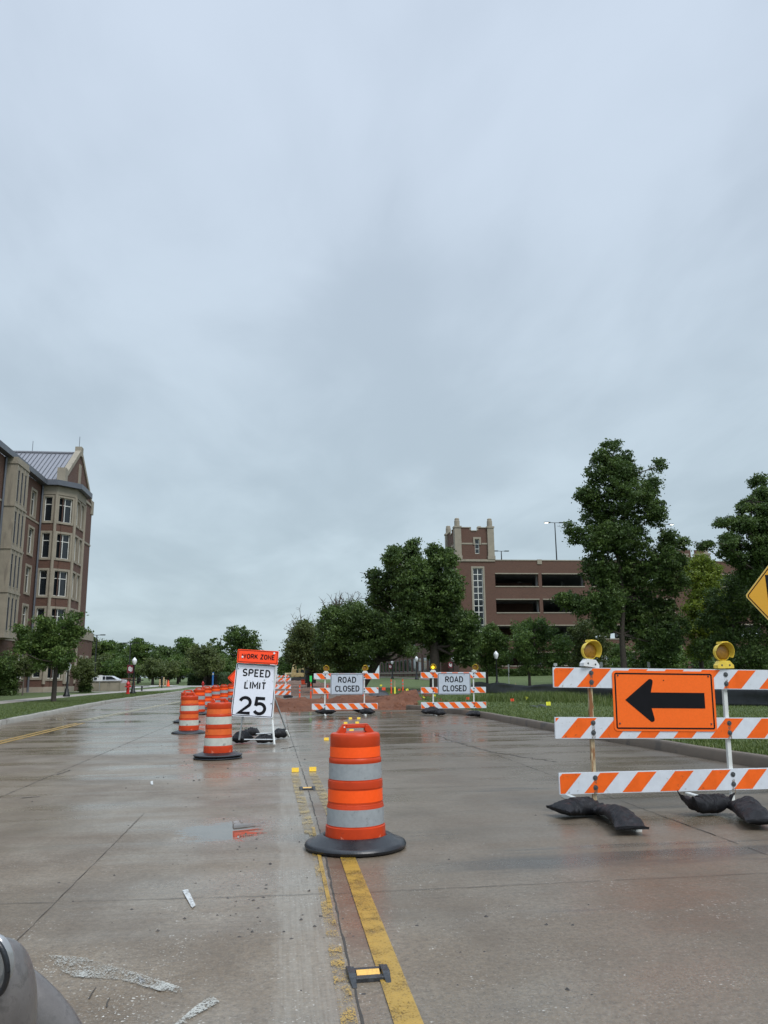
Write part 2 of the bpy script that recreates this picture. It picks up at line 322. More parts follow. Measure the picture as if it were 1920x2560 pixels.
# ---------------------------------------------------------------- mesh builder
class MB:
    def __init__(s): s.v = []; s.f = []; s.mi = []; s.uv = []; s.mats = []
    def mat(s, m):
        if m not in s.mats: s.mats.append(m)
        return s.mats.index(m)
    def face(s, pts, m, uv=None):
        b = len(s.v); s.v += [tuple(p) for p in pts]; s.f.append(tuple(range(b, b + len(pts)))); s.mi.append(s.mat(m))
        s.uv.append(uv or [(p[0] + p[1], p[2]) for p in pts])
    def mesh(s, vs, fs, m):
        b = len(s.v); s.v += [tuple(p) for p in vs]; i = s.mat(m)
        for f in fs:
            s.f.append(tuple(b + k for k in f)); s.mi.append(i)
            q = [vs[k] for k in f]
            nx = abs(q[0][0] - q[2][0]) if len(q) > 2 else 0
            s.uv.append([((p[0] + p[1]), p[2]) for p in q])
    def box(s, c, sz, m, M4=None):
        x, y, z = (q / 2 for q in sz)
        vs = [Vector((a * x, b * y, d * z)) for a in (-1, 1) for b in (-1, 1) for d in (-1, 1)]
        if M4 is not None: vs = [M4 @ v for v in vs]
        c = Vector(c); vs = [v + c for v in vs]
        s.mesh(vs, [(0, 1, 3, 2), (4, 6, 7, 5), (0, 4, 5, 1), (2, 3, 7, 6), (0, 2, 6, 4), (1, 5, 7, 3)], m)
    def bx(s, a, b, m): s.box([(a[i] + b[i]) / 2 for i in range(3)], [abs(b[i] - a[i]) for i in range(3)], m)
    def prism(s, poly, y0, y1, m, axis='y'):
        """poly in (x,z), extruded along y (or (x,y) along z)"""
        n = len(poly)
        def P(p, d): return (p[0], d, p[1]) if axis == 'y' else ((p[0], p[1], d) if axis == 'z' else (d, p[0], p[1]))
        vs = [P(p, y0) for p in poly] + [P(p, y1) for p in poly]
        fs = [tuple(range(n)), tuple(range(2 * n - 1, n - 1, -1))] + [(i, i + n, (i + 1) % n + n, (i + 1) % n) for i in range(n)]
        s.mesh(vs, fs, m)
    def tube(s, pts, rad, m, n=8, cap=True):
        pts = [Vector(p) for p in pts]; rad = rad if isinstance(rad, (list, tuple)) else [rad] * len(pts)
        vs = []; fs = []
        ref = None
        for i, p in enumerate(pts):
            d = (pts[min(i + 1, len(pts) - 1)] - pts[max(i - 1, 0)]).normalized()
            if ref is None: ref = Vector((0, 1, 0)) if abs(d.y) < .9 else Vector((1, 0, 0))
            a = d.cross(ref).normalized(); b = d.cross(a)
            for k in range(n):
                t = 2 * math.pi * k / n; vs.append(p + (a * math.cos(t) + b * math.sin(t)) * rad[i])
        for i in range(len(pts) - 1):
            for k in range(n):
                fs.append((i * n + k, i * n + (k + 1) % n, (i + 1) * n + (k + 1) % n, (i + 1) * n + k))
        if cap: fs.append(tuple(range(n - 1, -1, -1))); fs.append(tuple((len(pts) - 1) * n + k for k in range(n)))
        s.mesh(vs, fs, m)
    def lathe(s, prof, m, n=32, M4=None, capb=False, capt=False):
        vs = []; fs = []
        for r, z in prof:
            for k in range(n):
                t = 2 * math.pi * k / n; vs.append(Vector((r * math.cos(t), r * math.sin(t), z)))
        if M4 is not None: vs = [M4 @ v for v in vs]
        for i in range(len(prof) - 1):
            for k in range(n):
                fs.append((i * n + k, i * n + (k + 1) % n, (i + 1) * n + (k + 1) % n, (i + 1) * n + k))
        if capb: fs.append(tuple(range(n - 1, -1, -1)))
        if capt: fs.append(tuple((len(prof) - 1) * n + k for k in range(n)))
        s.mesh(vs, fs, m)
    def build(s, name, parent=None, smooth=None, bevel=0):
        me = bpy.data.meshes.new(name); me.from_pydata(s.v, [], s.f)
        for m in s.mats: me.materials.append(m)
        me.polygons.foreach_set('material_index', s.mi)
        ul = me.uv_layers.new(name='UVMap'); flat = [c for u in s.uv for q in u for c in q]
        ul.data.foreach_set('uv', flat)
        if smooth is not None:
            import bmesh
            bm = bmesh.new(); bm.from_mesh(me); bmesh.ops.remove_doubles(bm, verts=bm.verts, dist=1e-5); bm.to_mesh(me); bm.free()
            me.polygons.foreach_set('use_smooth', [True] * len(me.polygons)); me.set_sharp_from_angle(angle=R(smooth))
        me.update()
        o = bpy.data.objects.new(name, me); S.collection.objects.link(o)
        if parent: o.parent = parent
        if bevel:
            b = o.modifiers.new('bevel', 'BEVEL'); b.width = bevel; b.segments = 2; b.limit_method = 'ANGLE'
        return o

def thing(name, label, cat, loc=(0, 0, 0), rotz=0, group=None, rot=None):
    o = bpy.data.objects.new(name, None); S.collection.objects.link(o); o.empty_display_size = .1
    o.location = loc; o.rotation_euler = rot or (0, 0, rotz); o['label'] = label; o['category'] = cat
    if group: o['group'] = group
    return o
def tag(o, label, cat, group=None):
    o['label'] = label; o['category'] = cat
    if group: o['group'] = group
    return o
def struct(o): o['kind'] = 'structure'; return o
def dup(root, loc, label, rotz=None, scale=None):
    r = root.copy(); S.collection.objects.link(r); r.location = loc; r['label'] = label
    if rotz is not None: r.rotation_euler = (0, 0, rotz)
    if scale: r.scale = (scale,) * 3
    for ch in list(root.children):
        c = ch.copy(); S.collection.objects.link(c); c.parent = r
        for g in list(ch.children):
            q = g.copy(); S.collection.objects.link(q); q.parent = c
    return r

# ---------------------------------------------------------------- stroke lettering
def arc(cx, cy, rx, ry, a0, a1, n=12): return [(cx + rx * math.cos(R(a0 + (a1 - a0) * i / n)), cy + ry * math.sin(R(a0 + (a1 - a0) * i / n))) for i in range(n + 1)]
GL = {
 'S': (.60, [arc(.30, .74, .28, .26, 28, 270) + arc(.30, .24, .30, .24, 90, -152)[1:]]),
 'P': (.58, [[(0, 0), (0, 1)], [(0, 1), (.32, 1)] + arc(.32, .74, .26, .26, 90, -90)[1:] + [(0, .48)]]),
 'E': (.52, [[(.52, 1), (0, 1), (0, 0), (.54, 0)], [(0, .52), (.44, .52)]]),
 'D': (.60, [[(.24, 0), (0, 0), (0, 1), (.24, 1)] + arc(.26, .5, .34, .5, 90, -90)]),
 'L': (.50, [[(0, 1), (0, 0), (.50, 0)]]), 'I': (.0, [[(0, 0), (0, 1)]]),
 'M': (.74, [[(0, 0), (0, 1), (.37, .30), (.74, 1), (.74, 0)]]),
 'T': (.56, [[(0, 1), (.56, 1)], [(.28, 1), (.28, 0)]]),
 'R': (.58, [[(0, 0), (0, 1)], [(0, 1), (.32, 1)] + arc(.32, .75, .25, .25, 90, -90)[1:] + [(0, .50)], [(.30, .50), (.58, 0)]]),
 'O': (.60, [arc(.30, .68, .30, .32, 0, 180, 14) + arc(.30, .32, .30, .32, 180, 360, 14) + [(.60, .68)]]),
 'A': (.66, [[(0, 0), (.33, 1), (.66, 0)], [(.12, .32), (.54, .32)]]),
 'C': (.58, [arc(.30, .68, .30, .32, 18, 180, 12) + arc(.30, .32, .30, .32, 180, 342, 12)]),
 'W': (.92, [[(0, 1), (.22, 0), (.46, .92), (.70, 0), (.92, 1)]]),
 'K': (.60, [[(0, 0), (0, 1)], [(.56, 1), (0, .38)], [(.20, .58), (.60, 0)]]),
 'N': (.60, [[(0, 0), (0, 1), (.60, 0), (.60, 1)]]), 'Z': (.56, [[(0, 1), (.56, 1), (0, 0), (.58, 0)]]),
 '2': (.62, [arc(.31, .69, .30, .31, 165, -38, 14) + [(0, 0), (.64, 0)]]),
 '5': (.62, [[(.58, 1), (.10, 1), (.055, .52)], [(.055, .50)] + arc(.29, .33, .32, .33, 132, -152, 16)[0:]]),
 'U': (.60, [[(0, 1), (0, .32)] + arc(.30, .32, .30, .32, 180, 360, 12)[1:] + [(.60, 1)]]),
}
def ribbon(mb, pts, w, mp, m):
    n = len(pts); Lf = []; Rt = []
    for i in range(n):
        p = Vector(pts[i]).to_2d() if not isinstance(pts[i], Vector) else pts[i]
        a = Vector(pts[max(i - 1, 0)]); b = Vector(pts[min(i + 1, n - 1)]); p = Vector(pts[i])
        d0 = (p - a).normalized() if i else (b - p).normalized(); d1 = (b - p).normalized() if i < n - 1 else d0
        n0 = Vector((-d0.y, d0.x)); n1 = Vector((-d1.y, d1.x)); mm = n0 + n1
        if mm.length < .1: mm = n0
        mm.normalize(); k = min(2.2, 1 / max(.35, mm.dot(n0)))
        ext = Vector((0, 0))
        Lf.append(p + mm * (w / 2 * k)); Rt.append(p - mm * (w / 2 * k))
    for i in range(n - 1): mb.face([mp(Rt[i]), mp(Rt[i + 1]), mp(Lf[i + 1]), mp(Lf[i])], m)
def text(mb, s, cx, z0, h, wscale, stroke, y, m, gap=.28):
    """letters on a face at local y, facing -y; h = cap height; centred on cx"""
    hh = h - stroke; adv = []; x = 0
    for ch in s:
        if ch == ' ': x += .45 * hh * wscale; adv.append(None); continue
        gw = GL[ch][0] * hh * wscale; adv.append(x); x += gw + gap * hh
    x -= gap * hh; k = 0
    for ch, a in zip(s, adv):
        if a is None: continue
        for st in GL[ch][1]:
            k += 1; yy = y - .00025 * (k % 3)
            pts = [(cx - x / 2 + a + p[0] * hh * wscale, z0 + stroke / 2 + p[1] * hh) for p in st]
            ribbon(mb, pts, stroke, lambda q: (q.x, yy, q.y), m)
def rrect(w, h, r, cx=0, cz=0, n=5):
    out = []
    for sx, sz, a in ((1, 1, 0), (-1, 1, 90), (-1, -1, 180), (1, -1, 270)):
        out += [(cx + sx * (w / 2 - r) + r * math.cos(R(a + 90 * i / n)), cz + sz * (h / 2 - r) + r * math.sin(R(a + 90 * i / n))) for i in range(n + 1)]
    return out
def ring(mb, w, h, r, t, cx, cz, y, m):
    a = rrect(w, h, r, cx, cz); b = rrect(w - 2 * t, h - 2 * t, max(r - t, .005), cx, cz); n = len(a)
    for i in range(n):
        j = (i + 1) % n; mb.face([(a[i][0], y, a[i][1]), (b[i][0], y, b[i][1]), (b[j][0], y, b[j][1]), (a[j][0], y, a[j][1])], m)

# ================================================================ GROUND
def sm(a, b, x):
    t = max(0., min(1., (x - a) / (b - a))); return t * t * (3 - 2 * t)
KR = [(7.75, -8), (7.5, 5), (7.30, 11.8), (7.12, 15.8), (6.92, 20.3), (6.72, 28.6), (5.95, 33.4), (5.3, 35)]
KL = [(-8.6, -8), (-8.75, 12), (-8.95, 27.8), (-9.85, 42.8), (-10.2, 52.4), (-9.6, 69.4), (-9.1, 100), (-6.5, 170), (-4, 260)]
def interp(L, y):
    for (a, ya), (b, yb) in zip(L, L[1:]):
        if y <= yb: return a + (b - a) * max(0, (y - ya)) / (yb - ya)
    return L[-1][0]
def hR(x, y):
    return .17 + .10 * sm(20, 60, y) + .80 * sm(60, 97, y) * sm(9, 20, x) + .06 * mnoise.noise(Vector((x * .15, y * .15, 0))) * sm(8.5, 11, x)
def hL(x, y): return .17 + .05 * sm(-10, -20, x)

def grid(name, xs_fn, ys, nx, hf, mat, parent=None):
    vs = []; fs = []
    for j, y in enumerate(ys):
        x0, x1 = xs_fn(y)
        for i in range(nx + 1):
            x = x0 + (x1 - x0) * i / nx; vs.append((x, y, hf(x, y, i / nx)))
    for j in range(len(ys) - 1):
        for i in range(nx):
            a = j * (nx + 1) + i; fs.append((a, a + 1, a + nx + 2, a + nx + 1))
    mb = MB(); mb.mesh(vs, fs, mat); return mb.build(name, parent, smooth=60)
# base ground sheet to the horizon (sits under everything else)
mb = MB(); mb.face([(-1500, -300, -.9), (1500, -300, -.9), (1500, 2500, -.9), (-1500, 2500, -.9)], M['lawn']); struct(mb.build('ground'))
# main road: left carriageway runs on, right carriageway stops at the dig
road_x1 = lambda y: interp(KR, y)
ysA = [-8 + i * .5 for i in range(86)] + [34.6]
mb = MB()
def strip(mb, x0f, x1f, ys, z, m):
    for a, b in zip(ys, ys[1:]): mb.face([(x0f(a), a, z), (x1f(a), a, z), (x1f(b), b, z), (x0f(b), b, z)], m)
strip(mb, lambda y: interp(KL, y), road_x1, [-8, 0, 5, 11.8, 15.8, 20.3, 28.6, 33.4], 0, M['road'])
strip(mb, lambda y: interp(KL, y), lambda y: -1.6 + .25 * math.sin(y * .4), [33.4, 42.8, 52.4, 60, 69.4, 85, 100, 130, 170, 260], 0, M['road'])
# broken slab end
rs = random.Random(4); pts = []
x = -1.6
while x < 5.9: pts.append((x, 34.4 + rs.uniform(-.15, .12))); x += .35
pts.append((5.95, 34.4))
for a, b in zip(pts, pts[1:]):
    mb.face([(a[0], 33.4, 0), (b[0], 33.4, 0), (b[0], b[1], 0), (a[0], a[1], 0)], M['road'])
    mb.face([(a[0], a[1], 0), (b[0], b[1], 0), (b[0], b[1], -.3), (a[0], a[1], -.3)], M['kerb'])
struct(mb.build('road'))
# kerbs
def kerb(name, line, side, mat, h=.16, wd=.17, wob=0):
    mb = MB(); pr = [(0, -.05), (.02, h - .03), (.05, h), (wd, h + .004), (wd, -.4)]
    ys = []; y = line[0][1]
    while y < line[-1][1]: ys.append(y); y += 1.0 if y < 80 else 8
    ys.append(line[-1][1]); vs = []; fs = []; n = len(pr)
    for y in ys:
        x = interp(line, y)
        for a, z in pr: vs.append((x + side * a, y, z + (.006 * math.sin(y * 1.7) if z > 0 else 0)))
    for j in range(len(ys) - 1):
        for k in range(n - 1): fs.append((j * n + k, j * n + k + 1, (j + 1) * n + k + 1, (j + 1) * n + k))
    mb.mesh(vs, fs, mat); return struct(mb.build(name, smooth=40))
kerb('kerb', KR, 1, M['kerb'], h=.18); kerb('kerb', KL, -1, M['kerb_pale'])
# kerb joints
# lawns
def ysr(a, b, near=.5, far=3):
    out = [a]
    while out[-1] < b: out.append(out[-1] + (near if out[-1] < 45 else far))
    return out
def edgeR(y):
    if y < 33.4: return interp(KR, y) + .16
    return 6.15 + .30 * mnoise.noise(Vector((y * .35, 2, 0))) + .15 * mnoise.noise(Vector((y * 1.3, 5, 0))) + .004 * (y - 33)
def lawnR(x, y, u=0):
    z = hR(x, y)
    if y > 33.4: z = z * sm(-.05, .55, x - edgeR(y)) - .22 * (1 - sm(0, .45, x - edgeR(y))) + .05 * mnoise.noise(Vector((x * 1.2, y * 1.2, 0))) * (1 - sm(1, 3, x - edgeR(y)))
    return z
def gridp(name, xs_fn, ys, nx, hf, mat, pw):
    vs = []; fs = []
    for y in ys:
        x0, x1 = xs_fn(y)
        for i in range(nx + 1): x = x0 + (x1 - x0) * (i / nx) ** pw; vs.append((x, y, hf(x, y)))
    for j in range(len(ys) - 1):
        for i in range(nx): a = j * (nx + 1) + i; fs.append((a, a + 1, a + nx + 2, a + nx + 1))
    mb = MB(); mb.mesh(vs, fs, mat); return mb.build(name, smooth=60)
gridp('lawn', lambda y: (edgeR(y), 90), ysr(-8, 260, .4), 70, lawnR, M['lawn'], 2.2)['kind'] = 'structure'
grid('lawn', lambda y: (-120, interp(KL, y) - .16), ysr(-8, 300, 2, 5), 30, lambda x, y, u: hL(x, y), M['lawn'])['kind'] = 'structure'
# sidewalk left
def swx(y):
    c = -15.4 + 2.6 * sm(62, 92, y) + 1.2 * sm(92, 130, y); w_ = .9 + .8 * sm(72, 84, y) * (1 - sm(90, 110, y)); return c - w_, c + w_
grid('sidewalk', swx, [i * 3. - 8 for i in range(64)], 2, lambda x, y, u: hL(x, y) + .012, M['walk'])['kind'] = 'structure'
grid('sidewalk', lambda y: (-40 + 0 * y, swx(y)[0] + .1), [77.2, 78.9], 12, lambda x, y, u: hL(x, y) + .017, M['walk'])['kind'] = 'structure'
# sidewalk right crossing the lawn
grid('sidewalk', lambda y: (13.6, 60), [60.5, 62.3], 30, lambda x, y, u: hR(x, y) + .02, M['walk'])['kind'] = 'structure'
grid('sidewalk', lambda y: (15.6 + (y - 62) * .02, 16.8 + (y - 62) * .02), [62.3 + i * 3 for i in range(36)], 2, lambda x, y, u: hR(x, y) + .02, M['kerb'])['kind'] = 'structure'
# parking lot left back
mb = MB(); mb.face([(-90, 98, .24), (-17, 98, .24), (-15.5, 128, .24), (-90, 128, .24)], M['concrete_pale']); struct(mb.build('parking_lot'))
mb = MB(); mb.face([(-16.5, 112, .262), (-9.4, 104, .20), (-8.6, 116, .20), (-16.3, 119, .262)], M['concrete_pale']); struct(mb.build('driveway'))
# dig: excavated red dirt
def digh(x, y, u):
    n = mnoise.fractal(Vector((x * .35, y * .22, 3.1)), 1, 2, 5)
    n2 = mnoise.fractal(Vector((x * 1.4, y * 1.1, 9)), 1, 2, 4)
    z = -.22 * (1 - sm(34.5, 38, y)) - .03 + .13 * n * sm(34.5, 37, y) + .08 * n2
    z += .30 * sm(38.0, 41.0, y) * (1 - sm(43, 48, y)) * (.95 + .9 * n)          # spoil ridge
    z += .35 * sm(70, 90, y) * (.4 + .6 * abs(n))
    z += sm(4.8, 6.0, x) * (.10 + .10 * n2 + .10 * n)             # bank against the lawn
    if 50 < y < 60.5 and x < 4.2: z = min(z, .0)
    return z
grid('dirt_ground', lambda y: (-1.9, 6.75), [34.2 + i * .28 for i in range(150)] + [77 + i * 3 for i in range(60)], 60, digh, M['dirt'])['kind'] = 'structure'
mb = MB()
for a in range(4): mb.face([(-1.6 + a * 1.45, 51.2, .045), (-.18 + a * 1.45, 51.2, .045), (-.18 + a * 1.45, 59.5, .045), (-1.6 + a * 1.45, 59.5, .045)], M['kerb'])
struct(mb.build('concrete_slab'))
# pavement joints (real thin recess strips with wandering edges)
def crack(pts, w, seed, mat='joint', step=.12, amp=.008, z=.004):
    rr = random.Random(seed); P = []
    for (a, b) in zip(pts, pts[1:]):
        a = Vector(a); b = Vector(b); n = max(2, int((b - a).length / step))
        for i in range(n): P.append(a.lerp(b, i / n) + Vector((rr.uniform(-amp, amp), rr.uniform(-amp, amp))))
    P.append(Vector(pts[-1])); mb = MB(); prev = None
    for i, p in enumerate(P):
        d = (P[min(i + 1, len(P) - 1)] - P[max(i - 1, 0)]).normalized(); q = Vector((-d.y, d.x)) * w * rr.uniform(.25, 1.0) / 2
        cur = (p + q, p - q)
        if prev and rr.random() > .04: mb.face([(prev[1].x, prev[1].y, z), (cur[1].x, cur[1].y, z), (cur[0].x, cur[0].y, z), (prev[0].x, prev[0].y, z)], M[mat])
        prev = cur
    return struct(mb.build('pavement_joint'))
crack([(.37, -4), (.37, 5.2), (.385, 8), (.36, 12), (.20, 22.7), (.15, 33.4)], .016, 1, amp=.005)
crack([(-1.49, -4), (-1.49, 9.6)], .008, 2, amp=.004); crack([(-3.55, 9), (-3.45, 28), (-3.5, 60)], .015, 3)
crack([(3.95, -4), (3.95, 33)], .010, 4)
for i, y in enumerate((.9, 5.95, 11.0, 16.1, 21.2, 26.3, 31)):
    crack([(-8.6, y + .35 - .02 * i), (-1.49, y + .08), (.37, y - .02)], .009, 10 + i); crack([(.37, y - .02), (7.1, y + .03)], .008, 30 + i)
# tar-dark scars and cracks
crack([G(1085, 1835).xy, G(1120, 1850).xy, G(1230, 1880).xy, G(1390, 1905).xy], .05, 50, amp=.05)
crack([G(1640, 2035).xy, G(1790, 2090).xy], .012, 51, amp=.01)
crack([G(50, 1995).xy, G(100, 1992).xy], .06, 52, amp=.03); crack([G(140, 1938).xy, G(175, 1925).xy], .05, 53, amp=.03)
crack([G(700, 1872).xy, G(745, 1866).xy], .06, 54, amp=.05)
crack([G(225, 2500).xy, G(240, 2470).xy], .008, 55); crack([G(262, 2520).xy, G(275, 2495).xy], .008, 56)

# ---------------------------------------------------------------- painted marks (flat paint on the road)
def sheet(name, polys, mat, z=.008, sub=True):
    mb = MB()
    for p in polys: mb.face([(q[0], q[1], z) for q in p], M[mat])
    o = mb.build(name); return struct(o)
sheet('centre_line', [[(.497, -4), (.63, -4), (.625, 4.9), (.50, 4.9)], [(.50, 4.9), (.625, 4.9), (.615, 9.2), (.495, 9.2)]], 'yl_solid')
sheet('centre_line', [[(.495, 9.2), (.615, 9.2), (.55, 12.9), (.43, 12.9)]], 'yl_pale')
sheet('centre_line', [[(.27, -2), (.35, -2), (.345, 8.1), (.275, 8.1)], ], 'yl_rag')
sheet('centre_line', [[(.235, 8.1), (.345, 8.1), (.27, 12.9), (.15, 12.9)]], 'yl_pale')
sheet('centre_line', [[(.318, 5.7), (.345, 5.7), (.342, 8.4), (.312, 8.4)]], 'yl_solid', .010)
sheet('lane_line', [[(-6.72, 12), (-6.60, 12), (-6.68, 28.6), (-6.80, 28.6)], [(-6.50, 12), (-6.38, 12), (-6.46, 28.6), (-6.58, 28.6)]], 'yl_far')
sheet('lane_line', [[(-7.10, 30), (-6.98, 30), (-6.15, 50.4), (-6.29, 50.4)], [(-6.86, 30), (-6.76, 30), (-5.93, 50.4), (-6.05, 50.4)], [(-6.29, 50.4), (-6.15, 50.4), (-5.2, 74), (-5.34, 74)], [(-6.05, 50.4), (-5.93, 50.4), (-4.95, 74), (-5.10, 74)]], 'pale_line')
q = lambda *a: [G(*p).xy for p in a]
sheet('painted_arrow', [q((122, 2391), (205, 2396), (335, 2433), (468, 2477), (455, 2487), (395, 2480), (300, 2452), (185, 2446), (146, 2426))], 'white_rag')
sheet('painted_arrow', [q((528, 2492), (550, 2508), (455, 2562), (425, 2575), (488, 2520))], 'white_rag')
sheet('painted_arrow', [q((345, 2446), (352, 2444), (365, 2458), (350, 2462))], 'white_chalk')
sheet('chalk_mark', [q((455, 2228), (470, 2226), (489, 2266), (480, 2273))], 'white_chalk')
sheet('chalk_mark', [q((376, 1955), (382, 1953), (383, 1963), (377, 1964))], 'white_chalk')

# ---------------------------------------------------------------- loose grit
rs = random.Random(8); mb = MB()
def pebble(mb, x, y, r, z=0):
    n = 6; a0 = rs.uniform(0, 6); vs = [(x + r * rs.uniform(.6, 1.2) * math.cos(a0 + k * 6.28 / n), y + r * rs.uniform(.6, 1.2) * math.sin(a0 + k * 6.28 / n), z) for k in range(n)] + [(x + rs.uniform(-.3, .3) * r, y, z + r * rs.uniform(.3, .8))]
    mb.mesh(vs, [(k, (k + 1) % n, n) for k in range(n)], M['debris'])
for _ in range(420):
    u = rs.random()
    if u < .45: p = G(rs.gauss(640, 160), rs.uniform(1850, 2350))
    elif u < .6: p = G(rs.gauss(430, 70), rs.gauss(1900, 40))
    elif u < .85: p = Vector((rs.gauss(6.3, .5), rs.uniform(9, 32), 0))
    else: p = G(rs.uniform(700, 1500), rs.uniform(1850, 2500))
    if p.x < interp(KR, p.y) - .1: pebble(mb, p.x, p.y, rs.choice([.003, .004, .005, .007, .009, .014]) * (1 if p.y < 12 else 1.6))
o = mb.build('road_grit'); o['kind'] = 'stuff'
# clods on the dirt edge
mb = MB()
for _ in range(700):
    x = rs.uniform(-1.5, 7.5); y = rs.gauss(36.5, 1.5) if rs.random() < .6 else rs.uniform(34.4, 50)
    if rs.random() < .45: x = rs.gauss(6.3, .7)
    y = max(y, 34.5); r = rs.choice([.03, .05, .08, .13]); z = digh(x, y, 0)
    n = 7; vs = [(x + r * rs.uniform(.7, 1.2) * math.cos(k * .9), y + r * rs.uniform(.7, 1.2) * math.sin(k * .9), z - .02) for k in range(n)] + [(x, y, z + r * rs.uniform(.5, 1))]
    mb.mesh(vs, [(k, (k + 1) % n, n) for k in range(n)], M['dirt'])
o = mb.build('soil_clods'); o['kind'] = 'stuff'

# ---------------------------------------------------------------- leaf clouds
def leafmesh(name, centers, size, mat, rng, parent=None, up_bias=.35, tint=None, squash=.62):
    n = len(centers); nr = rng.normal(size=(n, 3)); nr[:, 2] = nr[:, 2] + up_bias; nr /= np.linalg.norm(nr, axis=1)[:, None]
    a = rng.normal(size=(n, 3)); u = np.cross(nr, a); u /= np.linalg.norm(u, axis=1)[:, None]; v = np.cross(nr, u)
    s = size * rng.uniform(.6, 1.35, n)[:, None]
    P = np.stack([centers - u * s * .5, centers - v * s * squash * .5 + nr * s * .08, centers + u * s * .5, centers + v * s * squash * .5 + nr * s * .08], 1).reshape(-1, 3)
    me = bpy.data.meshes.new(name); me.vertices.add(4 * n); me.vertices.foreach_set('co', P.astype('f').ravel())
    me.loops.add(4 * n); me.loops.foreach_set('vertex_index', np.arange(4 * n, dtype='i'))
    me.polygons.add(n); me.polygons.foreach_set('loop_start', np.arange(0, 4 * n, 4, dtype='i')); me.polygons.foreach_set('loop_total', np.full(n, 4, 'i'))
    at = me.attributes.new('tint', 'FLOAT', 'POINT'); at.data.foreach_set('value', np.repeat(tint if tint is not None else rng.uniform(0, 1, n), 4).astype('f'))
    me.materials.append(mat); me.update(); me.validate()
    o = bpy.data.objects.new(name, me); S.collection.objects.link(o)
    if parent: o.parent = parent
    return o
def crown_pts(lobes, n, rng, csz=.38, per=26, shell=.45):
    """lobes: (x,y,z,rx,ry,rz); leaves come in clumps scattered through every lobe"""
    L = np.array(lobes, float); wgt = (L[:, 3] * L[:, 5]) ** .78; wgt /= wgt.sum()
    nc = max(8, n // per); idx = rng.choice(len(L), nc, p=wgt); d = rng.normal(size=(nc, 3)); d /= np.linalg.norm(d, axis=1)[:, None]
    r = rng.uniform(0, 1, nc) ** shell; C = L[idx, :3] + d * r[:, None] * L[idx, 3:]
    cs = csz * rng.uniform(.5, 1.3, nc)
    ci = rng.integers(0, nc, n); off = rng.normal(size=(n, 3)) * np.array([1, 1, .6]); P = C[ci] + off * (cs[ci] * .55)[:, None]
    t = np.clip(.65 * rng.uniform(0, 1, nc)[ci] + .35 * rng.uniform(0, 1, n), 0, 1)
    return P, t
def tree(label, base, Y, lobes_px, n, size, mat, seed, trunk_r=.2, name='tree', cat='tree', group=None, depth=1.0, csz=.38, fork=None, twigs=0, shell=.45, dz=None, lean=0, crown=True, limbs=7, trunkmat='bark'):
    """base: world xyz. lobes_px: (px,py,r[,ry]) in photo pixels at distance Y"""
    rng = np.random.default_rng(seed); rr = random.Random(seed)
    t = thing(name, label, cat, base, 0, group); b = Vector(base); Ls = []
    sc = Y / F * 1.0
    for k, l in enumerate(lobes_px):
        off = rr.uniform(-1, 1) * depth * 1.0
        p = AY(l[0], l[1], Y) - b; r = l[2] * sc * 1.02; rz = (l[3] if len(l) > 3 else l[2]) * sc
        Ls.append((p.x, p.y + off, p.z, r, max(r * 1.1, depth * .8), rz))
    P, ti = crown_pts([(a, b_, c, d * .95, e, f_ * .95) for a, b_, c, d, e, f_ in Ls], n, rng, csz, shell=shell)
    leafmesh('crown', P, size, M[mat], rng, t, tint=ti)
    # trunk and limbs
    mb = MB(); zs = sorted(l[2] for l in Ls); top = zs[-1]; cx = sum(l[0] for l in Ls) / len(Ls)
    f = fork if fork else max(.8, zs[0] * .8)
    tm = M[trunkmat]
    wig = lambda s: Vector((rr.uniform(-s, s), rr.uniform(-s, s), 0))
    tp = [Vector((0, 0, -.3)), Vector((0, 0, .15)), Vector((lean * .5, 0, f * .5)), Vector((lean, 0, f))]
    mb.tube(tp, [trunk_r * 1.5, trunk_r * 1.15, trunk_r, trunk_r * .85], tm, 10)
    spine = [tp[-1]]; cur = tp[-1]
    for i in range(5):
        z = f + (top - f) * (i + 1) / 6; cand = min(Ls, key=lambda l: abs(l[2] - z) + .35 * abs(l[0] - cx)); cur = Vector((cur.x * .6 + cand[0] * .4, cur.y * .5, z)); spine.append(cur)
    mb.tube(spine, [trunk_r * .85 * (1 - .16 * i) for i in range(len(spine))], tm, 8)
    for l in rr.sample(Ls, min(limbs * 2, len(Ls))):
        e = Vector(l[:3]); zc = max(f * .8, min(e.z - abs(e.x) * .45, top * .85)); s0 = min(spine + [tp[-1]], key=lambda s: abs(s.z - zc))
        mid = s0.lerp(e, .5) + wig(.25) - Vector((0, 0, .1 * (e - s0).length))
        mb.tube([s0, mid, e + wig(.2), e + Vector((e.x - s0.x, 0, l[5] * 1.5)) * .28], [trunk_r * .34, trunk_r * .22, trunk_r * .11, .012], tm, 6)
    mb.build('trunk', t, smooth=50)
    if twigs:
        mb = MB()
        for l in lobes_px[:twigs]:
            e = AY(l[0], l[1], Y) - b; r = l[2] * sc
            for _ in range(10):
                a = rr.uniform(R(35), R(170)); ln = r * rr.uniform(1.4, 3.0); d = Vector((math.cos(a), rr.uniform(-.3, .3), math.sin(a)))
                m1 = e + d * ln * .5 + wig(.12); m2 = e + d * ln
                mb.tube([e - Vector((0, 0, r * .4)), m1, m2], [.05, .03, .012], M['twig'], 5)
                for _ in range(3):
                    s1 = m1.lerp(m2, rr.random()); mb.tube([s1, s1 + Vector((rr.uniform(-.5, .5), rr.uniform(-.2, .2), rr.uniform(.1, .6))) * ln * .45], [.02, .008], M['twig'], 4)
        mb.build('bare_branches', t)
    return t
